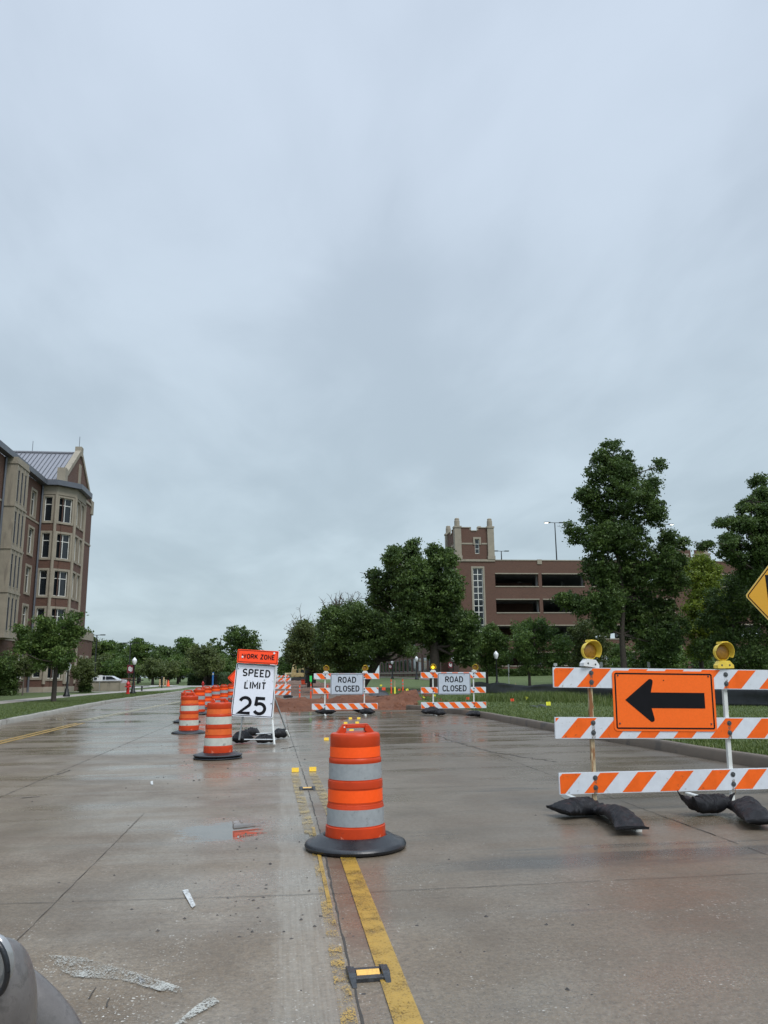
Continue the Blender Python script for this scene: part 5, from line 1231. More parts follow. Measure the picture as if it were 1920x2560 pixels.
p2_ = sign_plate(sgn, 'work_zone_plaque', .91, .300, .02, 0, 0, 0, 'plaque_orange', 'black_paint', .011, .018); p2_.matrix_local = Q2
s = MB(); text(s, 'WORK ZONE', .01, -.055, .112, 1.02, .021, -.0035, M['black_paint'], .34); s.build('lettering', p2_)
b = MB()
for (x, z, r) in ((.36, .10, .022), (-.34, -.02, .022)): b.lathe([(0, .006), (r, .005), (r, 0)], M['globe'], 12, Matrix.Translation((x, -.005, z)) @ Matrix.Rotation(R(90), 4, 'X'))
b.build('rivets', p2_)
b = MB()
for (x, z, r, mm) in ((.20, .235, .018, 'steel'), (.385, .235, .015, 'globe'), (-.12, .21, .014, 'globe'), (.40, -.27, .016, 'bolt'), (-.40, .45, .01, 'bolt')): b.lathe([(0, .004), (r, .003), (r, 0)], M[mm], 10, Matrix.Translation((x, -.004, z)) @ Matrix.Rotation(R(90), 4, 'X'))
b.build('rivets', pl_)
def leg(pts, m='white_post', r=.02, nm='leg'):
    q_ = MB(); q_.tube(pts, r, M[m], 4); return q_.build(nm, sgn)
leg([sp(690, 1650) + Vector((0, .03, 0)), sp(681, 1800), sp(686, 1862, 17.9)]); leg([sp(606, 1795) + Vector((0, .03, 0)), sp(598, 1850)], 'steel'); leg([sp(606, 1795) + Vector((0, .02, 0)), sp(618, 1700) + Vector((0, .03, 0))], 'steel')
leg([sp(684, 1738, 18.9), sp(722, 1842, 19.2)], 'steel', .02, 'rear_leg'); leg([sp(588, 1728, 18.9), sp(570, 1760, 19.6), sp(560, 1800, 20.4)], 'steel', .016, 'rear_leg')
leg([sp(640, 1835), sp(683, 1833)], 'steel', .014, 'cross_bar'); leg([sp(610, 1849, 18.2), sp(690, 1849, 18.2)], 'steel', .014, 'cross_bar')
leg([sp(716, 1826, 19.1) , sp(723, 1841, 19.2)], 'white_post', .024, 'foot_clamp')
sandbag('left front sandbag at the foot of the speed limit sign', gl(604, 1859), R(62), (.44, .34, .22), 31, .03)
sandbag('rear left sandbag under the speed limit sign', gl(628, 1842), R(5), (.38, .28, .20), 32, .02)
sandbag('middle front sandbag under the speed limit sign', gl(662, 1860), R(3), (.40, .30, .19), 33, .02)
sandbag('right sandbag at the rear leg of the speed limit sign', gl(700, 1848), R(8), (.38, .32, .23), 34, .02)
# ---- orange diamond behind
yd = 29.5; dc = AY(612, 1694, yd)
dm = thing('warning_sign', 'orange diamond work sign half hidden behind the left edge of the speed limit sign', 'road sign', (dc.x, yd, 0))
s = MB(); r_ = .62; rot45 = lambda pts: [((p[0] - p[1]) * .7071, (p[0] + p[1]) * .7071 + dc.z) for p in pts]
s.prism(rot45(rrect(.86, .86, .04)), 0, .004, M['plaque_orange']); so_ = s.build('sign_panel', dm)
b = MB(); o1 = rot45(rrect(.82, .82, .03)); o2 = rot45(rrect(.79, .79, .02)); n = len(o1)
for i in range(n): j = (i + 1) % n; b.face([(o1[i][0], -.002, o1[i][1]), (o2[i][0], -.002, o2[i][1]), (o2[j][0], -.002, o2[j][1]), (o1[j][0], -.002, o1[j][1])], M['black_paint'])
b.bx((-.30, -.004, dc.z - .05), (.30, -.001, dc.z + .03), M['black_paint'])
b.build('lettering', so_)
p = MB(); p.tube([(0, .03, 0), (0, .03, dc.z + .3)], .02, M['steel'], 6); p.tube([(-.5, .3, .02), (0, .03, .5), (.5, .3, .02)], .02, M['steel'], 6); p.build('stand', dm)
# ---- yellow diamond at right edge
yy_ = 15; yc = AY(1985, 1490, yy_); ew = .52
yd_ = thing('warning_sign', 'yellow diamond warning sign cut off by the right edge of the frame', 'road sign', (yc.x, yy_, .17))
rot45b = lambda pts: [((p[0] - p[1]) * .7071 * 1.0, (p[0] + p[1]) * .7071 * 1.1 + yc.z - .17) for p in pts]
S1 = (yc.x - AY(1866, 1490, yy_).x) * 1.4142 + .04
s = MB(); s.prism(rot45b(rrect(S1, S1, .05, n=6)), 0, .004, M['yellow_edge']); so_ = s.build('sign_panel', yd_)
s = MB(); s.prism(rot45b(rrect(S1 - .03, S1 - .03, .04, n=6)), -.002, -.0005, M['yellow_sign']); s.build('sign_face', so_)
b = MB(); o1 = rot45b(rrect(S1 - .055, S1 - .055, .04)); o2 = rot45b(rrect(S1 - .095, S1 - .095, .03)); n = len(o1)
for i in range(n): j = (i + 1) % n; b.face([(o1[i][0], -.004, o1[i][1]), (o2[i][0], -.004, o2[i][1]), (o2[j][0], -.004, o2[j][1]), (o1[j][0], -.004, o1[j][1])], M['black_paint'])
def ysp(px, py): p_ = AY(px, py, yy_); return (p_.x - yc.x, -.005, p_.z - .17)
b.face([ysp(1912, 1437), ysp(1920, 1500), ysp(1926, 1550), ysp(1944, 1550), ysp(1936, 1437)], M['black_paint']); b.face([ysp(2034, 1437), ysp(2026, 1550), ysp(2044, 1550), ysp(2058, 1437)], M['black_paint'])
b.build('symbol', so_)
p = MB(); p.bx((-.03, .01, -.3), (.03, .05, yc.z + .3), M['steel']); p.build('post', yd_)

# ---- raised yellow tabs and iron pavement markers
for i, (px, py, L_) in enumerate(((738, 1930, 'yellow road tab left of the joint, beyond the far iron marker'), (782, 1928, 'yellow road tab at the start of the faded line left of the nearest drum'), (816, 1851, 'single yellow road tab just left of the nearest drum top'), (879, 1829, 'yellow road tab seen through the handle of the nearest drum'), (864, 1810, 'left tab of the pair above the nearest drum handle'), (893, 1809, 'right tab of the pair above the nearest drum handle'), (876, 1798, 'left tab of the farthest pair below the left ROAD CLOSED sign'), (897, 1798, 'right tab of the farthest pair below the left ROAD CLOSED sign'))):
    g_ = G(px, py); t = thing('road_tab', L_, 'road marker', (g_.x, g_.y, 0), R(-3), 'raised yellow road tabs')
    s = MB(); s.bx((-.055, -.04, 0), (.055, .04, .012), M['tab']); s.build('tab_base', t, bevel=.003)
    s = MB(); s.mesh([(-.055, .012, .012), (.055, .012, .012), (.055, .03, .062), (-.055, .03, .062), (-.055, .018, .012), (.055, .018, .012), (.055, .036, .062), (-.055, .036, .062)], [(0, 1, 2, 3), (7, 6, 5, 4), (0, 4, 5, 1), (3, 2, 6, 7), (0, 3, 7, 4), (1, 5, 6, 2)], M['tab']); s.build('tab_flap', t)
def casting(label, px, py, rz):
    g_ = G(px, py); t = thing('pavement_marker', label, 'road marker', (g_.x, g_.y, 0), rz, 'cast iron snowplow markers')
    s = MB()
    for sx in (-1, 1):
        prof = [(-.150, .004), (-.120, .010), (-.07, .022), (-.045, .034), (.045, .034), (.07, .022), (.120, .010), (.150, .004)]
        x = sx * .085; w_ = lambda yy: .022 + .022 * (1 - abs(yy) / .15)
        vs = []
        for yv, zv in prof: vs += [(x - w_(yv) / 2, yv, 0), (x - w_(yv) / 2, yv, zv), (x + w_(yv) / 2, yv, zv), (x + w_(yv) / 2, yv, 0)]
        fs = [(0, 3, 2, 1)] + [(i * 4 + k, i * 4 + k + 1, (i + 1) * 4 + k + 1, (i + 1) * 4 + k) for i in range(len(prof) - 1) for k in range(3)] + [tuple(len(prof) * 4 - 4 + k for k in range(4))]
        s.mesh(vs, fs, M['castiron'])
    s.bx((-.070, -.085, 0), (.070, -.040, .020), M['castiron']); s.bx((-.070, .030, 0), (.070, .062, .022), M['castiron']); s.bx((-.07, -.040, .002), (.07, .030, .006), M['castiron'])
    s.build('iron_frame', t, bevel=.003)
    s = MB(); s.mesh([(-.058, -.034, .010), (.058, -.034, .010), (.058, .018, .026), (-.058, .018, .026)], [(0, 1, 2, 3)], pm('amber_reflector', (.72, .40, .05), .15, var=.25, scale=60, coat=1.)); s.build('reflector', t)
casting('near cast iron marker with amber reflector at the bottom of the frame', 920, 2440, R(2)); casting('far worn iron marker beside the faded yellow line left of the nearest drum', 768, 1973, R(2))

# ---- delineator posts, stakes, flags
def tubepost(label, loc, h=.95, group='orange tube delineators'):
    t = thing('delineator', label, 'delineator', loc, 0, group)
    s = MB(); s.lathe([(.055, .03), (.048, .2), (.042, h * .75), (.040, h - .08), (.03, h - .03), (.045, h), (0, h + .005)], M['flag_orange'], 12); s.build('tube', t, smooth=40)
    for z in (h * .52, h * .74): s = MB(); s.lathe([(.047, z), (.046, z + .09)], M['grey_sheet'], 12); s.build('band', t, smooth=40)
    s = MB(); s.lathe([(.06, .04), (.2, .035), (.23, .0), (.1, 0)], M['rubber'], 14); s.build('base', t, smooth=40); return t
for px, py, Y, z, L_ in ((749, 1740, 47, .0, 'orange tube delineator standing alone right of the distant white barricade'), (777, 1733, 52, 0, 'orange tube delineator below the green flag stake'), (819, 1738, 45, 0, 'orange tube delineator behind the left post of the left ROAD CLOSED barricade'), (908, 1736, 45, .2, 'orange tube delineator behind the right side of the left ROAD CLOSED sign'), (978, 1719, 52, .22, 'orange and white tube delineator beside the yellow stake'), (1007, 1720, 52, .22, 'orange tube delineator left of the long black tarp')):
    tubepost(L_, (AY(px, py, Y).x, Y, z))
def flag(label, px, py, Y, col, h=.45, z=None, sz=.14, seed=0, grp='utility marking flags'):
    rr = random.Random(seed + px); x = AY(px, py, Y).x; zt = AY(px, py, Y).z; z0 = (hR(x, Y) if x > 6 else 0) if z is None else z
    t = thing('marker_flag', label, 'flag', (x, Y, z0), rr.uniform(-.4, .4), grp)
    s = MB(); s.tube([(0, 0, -.05), (rr.uniform(-.03, .03), 0, max(.15, zt - z0))], .003, M['steel'], 4); s.build('wire', t)
    s = MB(); hh = max(.15, zt - z0); a = rr.uniform(-.5, .3); c_, s_ = math.cos(a), math.sin(a)
    pts = []
    for i in range(4):
        for j in range(3): u, v = i / 3 * sz, (j / 2 - .5) * sz * .8; pts.append((u * c_ - v * s_, .03 * math.sin(i * 2 + seed), hh + u * s_ + v * c_))
    s.mesh(pts, [(i * 3 + j, i * 3 + j + 1, (i + 1) * 3 + j + 1, (i + 1) * 3 + j) for i in range(3) for j in range(2)], M[col]); s.build('flag_cloth', t, smooth=60)
flag('yellow flag in the tall grass left of the big orange arrow board, upper one', 1313, 1753, 36, 'flag_yellow', sz=.16)
flag('yellow flag closest to the arrow barricade left end', 1366, 1768, 30, 'flag_yellow', sz=.17)
flag('round red-orange flag in the grass right of the right ROAD CLOSED barricade', 1277, 1760, 34, 'flag_orange', sz=.14)
flag('slim red-orange flag seen beside the rusty post of the arrow barricade', 1474, 1772, 27, 'flag_orange', sz=.13)
flag('yellow flag left of the right ROAD CLOSED barricade middle rail', 1057, 1741, 40, 'flag_yellow', sz=.12)
flag('white-yellow flag in the grass left of the right ROAD CLOSED barricade', 1015, 1725, 46, 'flag_yellow', sz=.14)
flag('orange flag directly under the right ROAD CLOSED sign', 1166, 1748, 37, 'flag_orange', sz=.14)
flag('orange flag between the two ROAD CLOSED barricades, nearer one', 1031, 1735, 42, 'flag_orange', sz=.13)
flag('small orange flag between the two ROAD CLOSED barricades, further one', 996, 1725, 47, 'flag_orange', sz=.13)
flag('orange flag in front of the crumpled black tarp', 955, 1722, 46, 'flag_orange', sz=.2)
flag('yellow flag on the crumpled black tarp', 950, 1714, 49, 'flag_yellow', sz=.12)
flag('yellow flag behind the right post of the arrow barricade', 1812, 1791, 22, 'flag_yellow', sz=.13)
flag('yellow flag touching the left post of the right ROAD CLOSED barricade', 1084, 1738, 38, 'flag_yellow', sz=.1)
x = AY(777, 1690, 52.3).x; t = thing('survey_stake', 'wooden stake with a bright green flag above the dirt', 'stake', (x, 52.3, 0)); s = MB(); s.bx((-.025, -.012, 0), (.025, .012, 1.45), M['stake']); s.build('stake_rod', t)
s = MB(); s.bx((-.07, -.02, 1.1), (.07, -.014, 1.45), M['flag_green']); s.bx((-.02, -.016, 1.05), (.06, -.013, 1.1), M['flag_green']); s.build('ribbon', t)
x = AY(987, 1715, 51).x; t = thing('survey_stake', 'pale stake with a yellow ribbon beside the orange and white tube', 'stake', (x, 51, .2)); s = MB(); s.bx((-.03, -.012, 0), (.03, .012, .9), M['stake']); s.build('stake_rod', t); s = MB(); s.bx((-.05, -.02, 0), (.05, -.014, .5), M['flag_yellow']); s.build('ribbon', t)
for i, (px, py) in enumerate(((1288, 1712), (1343, 1716), (1371, 1716), (1404, 1718), (1241, 1712), (1438, 1722), (1851, 1722))):
    Y = 52 - i * .6; x = AY(px, py, Y).x; zt = AY(px, py, Y).z + .10; z0 = hR(x, Y)
    t = MB(); t.bx((-.02, -.015, -.1), (.02, .015, max(.35, zt - z0)), M['stake']); o = t.build('survey_stake'); o.location = (x, Y, z0); o.rotation_euler = (0, R([3, -6, 1, 12, 0, -3, 2][i]), 0)
    tag(o, ['wooden stake at the left end of the red strip on the right lawn', 'second wooden stake along the red strip on the right lawn', 'third wooden stake along the red strip on the right lawn', 'leaning wooden stake nearest the arrow barricade left end', 'wooden stake at the foot of the round lamp post', 'wooden stake seen between the arrow barricade upper rails', 'wooden stake seen right of the right post of the arrow barricade'][i], 'stake', 'wooden stakes on the right lawn')
# ---- silt fence, tarps
def ribbonfence(label, pts, h, seed):
    mb = MB(); P = [Vector(p) for p in pts]; vs = []; n = 0; rows = 6
    for a, b in zip(P, P[1:]):
        k = max(2, int((b - a).length / .5))
        for i in range(k):
            p = a.lerp(b, i / k); z = hR(p.x, p.y) - .04; wv = mnoise.noise(Vector((n * .13, seed, 0))); hh = h * (1 + .28 * wv) * (.85 + .25 * abs(math.sin(n * .27)))
            for r in range(rows):
                f = r / (rows - 1); bul = .16 * math.sin(f * 3.1) * mnoise.noise(Vector((n * .21, f * 2, seed))) + (.10 * (1 - f))
                vs.append((p.x - bul * .5, p.y - bul, z + hh * f))
            n += 1
    fs = [(i * rows + r, i * rows + r + 1, (i + 1) * rows + r + 1, (i + 1) * rows + r) for i in range(n - 1) for r in range(rows - 1)]
    mb.mesh(vs, fs, M['silt']); o = mb.build('silt_fence', smooth=80); m_ = o.modifiers.new('solid', 'SOLIDIFY'); m_.thickness = .01
    tag(o, label, 'silt fence')
g0 = lambda px, Y: (AY(px, 1740, Y).x, Y)
ribbonfence('long sagging black silt fence crossing the right lawn behind the arrow barricade', [g0(1180, 56), g0(1225, 50), g0(1290, 46), g0(1360, 42.5), g0(1440, 38), g0(1560, 34), g0(1700, 31), g0(1850, 29), g0(2000, 27)], .66, 2)
def tarp(label, x0px, x1px, Y, hpx, seed):
    a = AY(x0px, 1715, Y).x; b = AY(x1px, 1715, Y).x; w_ = b - a; mb = MB(); vs = []; nx_, ny_ = 36, 12
    for j in range(ny_ + 1):
        for i in range(nx_ + 1):
            u, v = i / nx_, j / ny_; e = (math.sin(math.pi * u) ** .35) * math.sin(math.pi * v) ** .5 if 0 < u < 1 and 0 < v < 1 else 0
            n = mnoise.fractal(Vector((u * w_ * 1.1, v * 2.2, seed)), 1, 2, 4)
            vs.append((-w_ / 2 + u * w_, (v - .5) * 1.5 + .1 * n, e * (hpx * Y / F) * (.85 + .35 * n)))
    mb.mesh(vs, [(j * (nx_ + 1) + i, j * (nx_ + 1) + i + 1, (j + 1) * (nx_ + 1) + i + 1, (j + 1) * (nx_ + 1) + i) for j in range(ny_) for i in range(nx_)], M['silt'])
    o = mb.build('tarp_heap', smooth=50); o.location = ((a + b) / 2, Y, hR((a + b) / 2, Y) - .03); tag(o, label, 'tarp')
tarp('crumpled black tarp heap right of the left ROAD CLOSED barricade', 924, 970, 50, 15, 1); tarp('long dark grey tarp heap left of the right ROAD CLOSED barricade', 1010, 1086, 50, 14, 4)
tarp('small black plastic scrap in the grass, larger right one', 1349, 1361, 31, 8, 6); tarp('small black plastic scrap in the grass, smaller left one', 1329, 1338, 31, 6, 8)
o = MB(); aa = G(1292, 1722); vs = []
for i in range(30): Y = 49 - i * .12; x = AY(1292 + i * 5.6, 1720, 52).x; vs += [(x, 51.8 - i * .02, hR(x, 51.8) - .02), (x, 52.0 - i * .02, hR(x, 52) + .16 + .02 * math.sin(i))]
o.mesh(vs, [(i * 2, i * 2 + 2, i * 2 + 3, i * 2 + 1) for i in range(29)], pm('red_mesh', (.26, .05, .03), .8)); o = o.build('erosion_barrier'); m_ = o.modifiers.new('solid', 'SOLIDIFY'); m_.thickness = .12
tag(o, 'low rust-red erosion strip staked across the right lawn', 'erosion barrier')

# ---- street lamps with globes and banners
def ou(mb, cx, cz, h, y):
    for dx, dz, ch in ((-.10, .06, 'O'), (.12, -.08, 'U')):
        for st in GL[ch][1]: ribbon(mb, [(cx + dx * h + (p[0] - .3) * h * .72, cz + dz * h + (p[1] - .5) * h * .72) for p in st], h * .13, lambda q_: (q_.x, y - (.002 if ch == 'U' else 0), q_.y), M['globe'])
def lamp(label, x, Y, z0, h, banner=0, group='dark street lamps with white globes'):
    t = thing('street_lamp', label, 'street lamp', (x, Y, z0), 0, group)
    s = MB(); s.lathe([(.24, 0), (.24, .12), (.17, .22), (.13, .5), (.085, .6), (.07, 1.2), (.055, h - .75), (.07, h - .72), (.09, h - .66), (.06, h - .6)], M['black_metal'], 12, capb=True); s.build('pole', t, smooth=35)
    s = MB(); s.lathe([(.10, h - .6), (.17, h - .45), (.20, h - .28), (.17, h - .18), (.11, h - .12), (.06, h - .06), (.0, h)], M['globe'], 14); s.build('globe', t, smooth=60)
    if banner:
        s = MB(); w_, bh = (.5, .68) if h < 3.5 else (.6, .85); zc = h - (.95 if h < 3.5 else 1.35); x0 = -banner * .05; x1 = -banner * (.05 + w_); s.bx((min(x0, x1), -.012, zc - bh / 2), (max(x0, x1), .012, zc + bh / 2), M['crimson']); bo = s.build('banner', t)
        s = MB(); ou(s, (x0 + x1) / 2, zc, .40, -.02); s.build('emblem', bo)
        for q_ in (-1, 1): s = MB(); s.tube([(0, 0, zc + q_ * bh / 2), (-banner * (.1 + w_), 0, zc + q_ * bh / 2)], .015, M['black_metal'], 5); s.build('banner_arm', t)
def lampP(label, px, py_top, py_base, Y, ban=0, zb=None):
    a = AY(px, py_base, Y); b = AY(px, py_top, Y); z0 = zb if zb is not None else a.z; lamp(label, a.x, Y, z0, b.z - z0, ban)
lampP('lamp post with crimson banner beside the red hydrant on the left verge', 332, 1643, 1737, 69, 1, .17)
lampP('nearest white-globe lamp post on the right lawn, left of the forked tree', 1243, 1627, 1718, 62, 0, .3)
lampP('lamp post with crimson banner between the right ROAD CLOSED sign and the thick trunk', 1134, 1640, 1705, 88, 1, .7)
lampP('lamp post in front of the old brick windows, right of the small banner lamp', 1042, 1640, 1700, 92, 0, .85)
lampP('small far lamp post with banner in front of the old brick windows', 981, 1650, 1697, 118, 1, .85)
lampP('farthest lamp post, seen under the leaning trunk', 937, 1652, 1692, 135, 0, .9)
lampP('plain dark post half hidden behind the street tree on the left lawn', 166, 1655, 1741, 60, 0, .2)
# lot and roof lamps
def tall_lamp(label, px, pyt, pyb, Y, litside=0, arm=1.3, group='tall twin-arm area lights', zb=None):
    a = AY(px, pyb, Y); b = AY(px, pyt, Y); z0 = a.z if zb is None else zb; t = thing('area_light', label, 'area light', (a.x, Y, z0), 0, group); h = b.z - z0
    dx = 0
    s = MB(); s.tube([(0, 0, 0), (dx, 0, h)], [.10, .07], M['black_metal'], 8); s.build('pole', t)
    for sx in (-1, 1):
        s = MB(); s.tube([(dx, 0, h), (dx + sx * arm * .45, 0, h + .02)], .04, M['black_metal'], 6); s.box((dx + sx * arm * .75, 0, h + .03), (arm * .6, .35, .12), M['black_metal']); o = s.build('lamp_head', t)
        if litside == sx: s = MB(); s.box((dx + sx * arm * .85, -.02, h - .035), (arm * .32, .30, .03), M['lit']); s.build('lit_lens', o)
tall_lamp('tall twin lamp with its left head lit on the garage roof', 1392, 1307, 1402, 112, -1, 1.5); tall_lamp('short twin lamp just right of the brick tower on the garage roof', 1254, 1378, 1400, 125, 0, 1.2)
tall_lamp('twin lamp with its right head lit behind the tall oak top', 1670, 1311, 1402, 118, 1, 1.3)
tall_lamp('left parking lot lamp near the brick building corner', 236, 1588, 1697, 110, 0, 1.0, zb=.24); tall_lamp('parking lot lamp rising behind the left banner post', 322, 1608, 1697, 115, 0, 1.0, zb=.24)

# ---- left side street furniture
p_ = AY(319, 1739, 67.5); t = thing('fire_hydrant', 'red fire hydrant beside the left banner lamp post', 'fire hydrant', (p_.x, 67.5, .17))
s = MB(); s.lathe([(.17, 0), (.17, .06), (.12, .07), (.12, .72), (.16, .74), (.16, .80), (.13, .86), (.08, .95), (.04, .98), (.04, 1.04), (0, 1.04)], M['hydrant'], 14); s.build('body', t, smooth=35)
for sx in (-1, 1): s = MB(); s.lathe([(.06, 0), (.06, .10), (.04, .13), (0, .13)], M['hydrant'], 10, Matrix.Translation((sx * .11, 0, .60)) @ Matrix.Rotation(R(90 * sx), 4, 'Y')); s.build('side_outlet', t, smooth=35)
s = MB(); s.lathe([(.08, 0), (.08, .10), (.05, .14), (0, .14)], M['hydrant'], 10, Matrix.Translation((0, -.11, .52)) @ Matrix.Rotation(R(90), 4, 'X')); s.build('front_outlet', t, smooth=35)
o = t; dup(t, (AY(507, 1720, 98).x, 98, .17), 'small far red hydrant beside the left driveway mouth', scale=.75)
# white box bolts below the lamp
def lowwall():
    a = AY(223, 1730, 82); b = AY(299, 1730, 82); t = thing('stone_wall', 'low pale stone wall in front of the white car', 'wall', (a.x, 82, .2)); L = b.x - a.x
    s = MB(); s.bx((0, 0, -.2), (L, .4, .85), M['limestone']); s.build('wall_block', t); s = MB(); s.bx((-.05, -.05, .85), (L + .05, .45, .98), pm('stone_cap', (.16, .15, .13), .8)); s.build('cap', t)
    s = MB(); s.bx((L, -.1, -.2), (L + .5, .5, .75), M['limestone']); s.build('end_pier', t)
lowwall()
a = AY(303, 1725, 84); t = thing('bike_rack', 'rust brown metal rack of upright bars behind the red hydrant', 'rack', (a.x, 84, .2)); L = AY(336, 1725, 84).x - a.x; mr = pm('rusty_rail', (.17, .07, .05), .6)
s = MB(); s.tube([(0, 0, 0), (0, 0, 1.15), (L, 0, 1.2), (L, 0, 0)], .04, mr, 6); s.build('rack_frame', t)
s = MB()
for i in range(1, 14): s.tube([(L * i / 14, 0, .3), (L * i / 14, 0, 1.15)], .02, mr, 4)
s.tube([(0, 0, .3), (L, 0, .3)], .03, mr, 5); s.build('rack_bars', t)
a = AY(345, 1728, 80); t = thing('bench', 'black metal bench just right of the left banner lamp post', 'bench', (a.x, 80, .2))
s = MB(); s.bx((-.7, -.2, .42), (1.0, .3, .48), M['black_metal']); s.build('seat', t); s = MB(); s.bx((-.9, .3, .95), (.4, .34, 1.05), M['black_metal']); s.bx((-.6, .3, .48), (-.5, .34, .95), M['black_metal']); s.build('backrest', t)
for x in (-.6, .3): s = MB(); s.bx((x, -.15, 0), (x + .08, .25, .42), M['black_metal']); s.build('leg', t)
a = AY(249, 1705, 81); t = thing('blank_sign', 'blank grey-white square sign standing in front of the white car', 'sign', (a.x, 81, .2)); zt = AY(249, 1688, 81).z - .2
s = MB(); s.bx((-.26, -.01, zt - .55), (.26, .01, zt), M['globe']); s.build('sign_panel', t); s = MB(); s.bx((-.03, .012, 0), (.03, .04, zt), M['steel']); s.build('post', t)
# white car
def car(label, loc, rz):
    t = thing('parked_car', label, 'car', loc, rz)
    side = [(-2.3, .35), (-2.35, .75), (-2.2, .95), (-1.55, 1.02), (-.75, 1.42), (.55, 1.46), (1.25, 1.30), (1.95, 1.02), (2.25, .98), (2.32, .6), (2.25, .35)]
    s = MB(); n = len(side); vs = []
    for sy in (-.9, -.82, .82, .9):
        for p in side: k = .86 if (p[1] > 1.1 and abs(sy) > .8) else 1; vs.append((p[0], (sy if abs(sy) < .85 else sy) * (k), p[1] if abs(sy) < .85 or p[1] < .9 else p[1] - .02))
    fs = [tuple(range(n)), tuple(range(4 * n - 1, 3 * n - 1, -1))] + [(r * n + i, (r + 1) * n + i, (r + 1) * n + (i + 1) % n, r * n + (i + 1) % n) for r in range(3) for i in range(n)]
    s.mesh(vs, fs, M['carwhite']); s.build('body', t, smooth=30)
    for poly in ([(-1.35, 1.0), (-.72, 1.36), (-.1, 1.38), (-.1, 1.0)], [(0, 1.0), (0, 1.38), (.55, 1.38), (1.3, 1.18), (1.3, 1.0)]):
        for sy in (-.915, .915): s = MB(); s.prism(poly, sy - .01, sy + .01, M['carglass']); s.build('side_window', t)
    for x in (-1.4, 1.4):
        for sy in (-.88, .88): s = MB(); s.lathe([(.2, -.1), (.33, -.1), (.35, 0), (.33, .1), (.2, .1)], M['tyre'], 18, Matrix.Translation((x, sy, .34)) @ Matrix.Rotation(R(90), 4, 'X')); w_ = s.build('wheel', t, smooth=35); s = MB(); s.lathe([(0, -.105), (.21, -.105), (.21, .105), (0, .105)], M['steel'], 14, Matrix.Translation((x, sy, .34)) @ Matrix.Rotation(R(90), 4, 'X')); s.build('rim', w_)
    return t
car('white car parked behind the low stone wall on the left', (AY(266, 1710, 104).x, 104, .25), R(180))
# blue post
a = AY(532, 1705, 118); t = thing('emergency_post', 'tall slim blue post between the hedges left of the orange diamond sign', 'post', (a.x, 118, .2)); zt = AY(532, 1680, 118).z; s = MB(); s.bx((-.12, -.1, 0), (.12, .1, zt - .2), M['blue']); s.build('column', t, bevel=.03); s = MB(); s.bx((-.08, -.13, zt - .6), (.08, -.1, zt - .35), M['globe']); s.build('light', t)
# yellow handlers / small lift near hedge
a = AY(409, 1712, 112); t = thing('excavation_post', 'tan painted bollard frame beside the round end of the left hedge', 'bollard', (a.x, 112, .2))
for i, (dx, h_) in enumerate(((-.5, 1.0), (.0, 1.25), (.35, .9))): s = MB(); s.tube([(dx, 0, 0), (dx, 0, h_)], .10, pm('tan_paint', (.42, .30, .17), .6), 8); s.build('post', t)
s = MB(); s.lathe([(.22, 0), (.05, .8), (0, .82)], M['flag_orange'], 12); o = s.build('traffic_cone', smooth=40); c_ = AY(421, 1705, 112); o.location = (c_.x, 112, .2 + 1.1); o.location.z = .24; tag(o, 'orange cone beside the tan bollard frame at the left hedge', 'traffic cone')
a = AY(404, 1722, 100); s = MB(); s.tube([(0, 0, 0), (0, 0, 1.25)], .08, M['black_metal'], 8); s.lathe([(.1, 1.25), (.06, 1.35), (0, 1.38)], M['black_metal'], 8); o = s.build('bollard'); o.location = (a.x, 100, .2); tag(o, 'thin dark bollard left of the driveway mouth', 'bollard')

# ---- right side small signs
def postsign(label, px, pyt, pyb, Y, w_, h_, zb=None, facing=0, mm='steel'):
    a = AY(px, pyb, Y); b = AY(px, pyt, Y); z0 = a.z if zb is None else zb; t = thing('post_sign', label, 'sign', (a.x, Y, z0), facing); s = MB(); s.bx((-.025, .012, -.1), (.025, .05, b.z - z0), M['steel']); s.build('post', t)
    s = MB(); s.prism(rrect(w_, h_, .04, 0, b.z - z0 - h_ / 2), -.004, .006, M[mm]); s.build('sign_panel', t)
postsign('thin grey sign seen edge-on right of the round lamp post on the lawn', 1274, 1661, 1718, 58, .3, .6, .3, R(62))
postsign('small grey sign just above the left end of the arrow barricade', 1391, 1658, 1710, 56, .26, .2, .3)
postsign('small sign behind the tall oak trunk over the arrow barricade', 1506, 1655, 1705, 62, .25, .4, .4)
postsign('small sign on the left among the yellow-green tree shadows', 1625, 1655, 1705, 62, .25, .4, .4)
t = thing('manhole', 'small dark round access cover at the foot of the nearest lawn lamp', 'manhole', (AY(1249, 1717, 60).x, 60, .33)); s = MB(); s.lathe([(.55, 0), (.5, .12), (.3, .18), (0, .2)], M['black_metal'], 16); s.build('cover', t, smooth=40); s = MB(); s.lathe([(.6, -.1), (.6, .04), (.52, .05)], M['concrete_pale'], 16); s.build('collar', t)

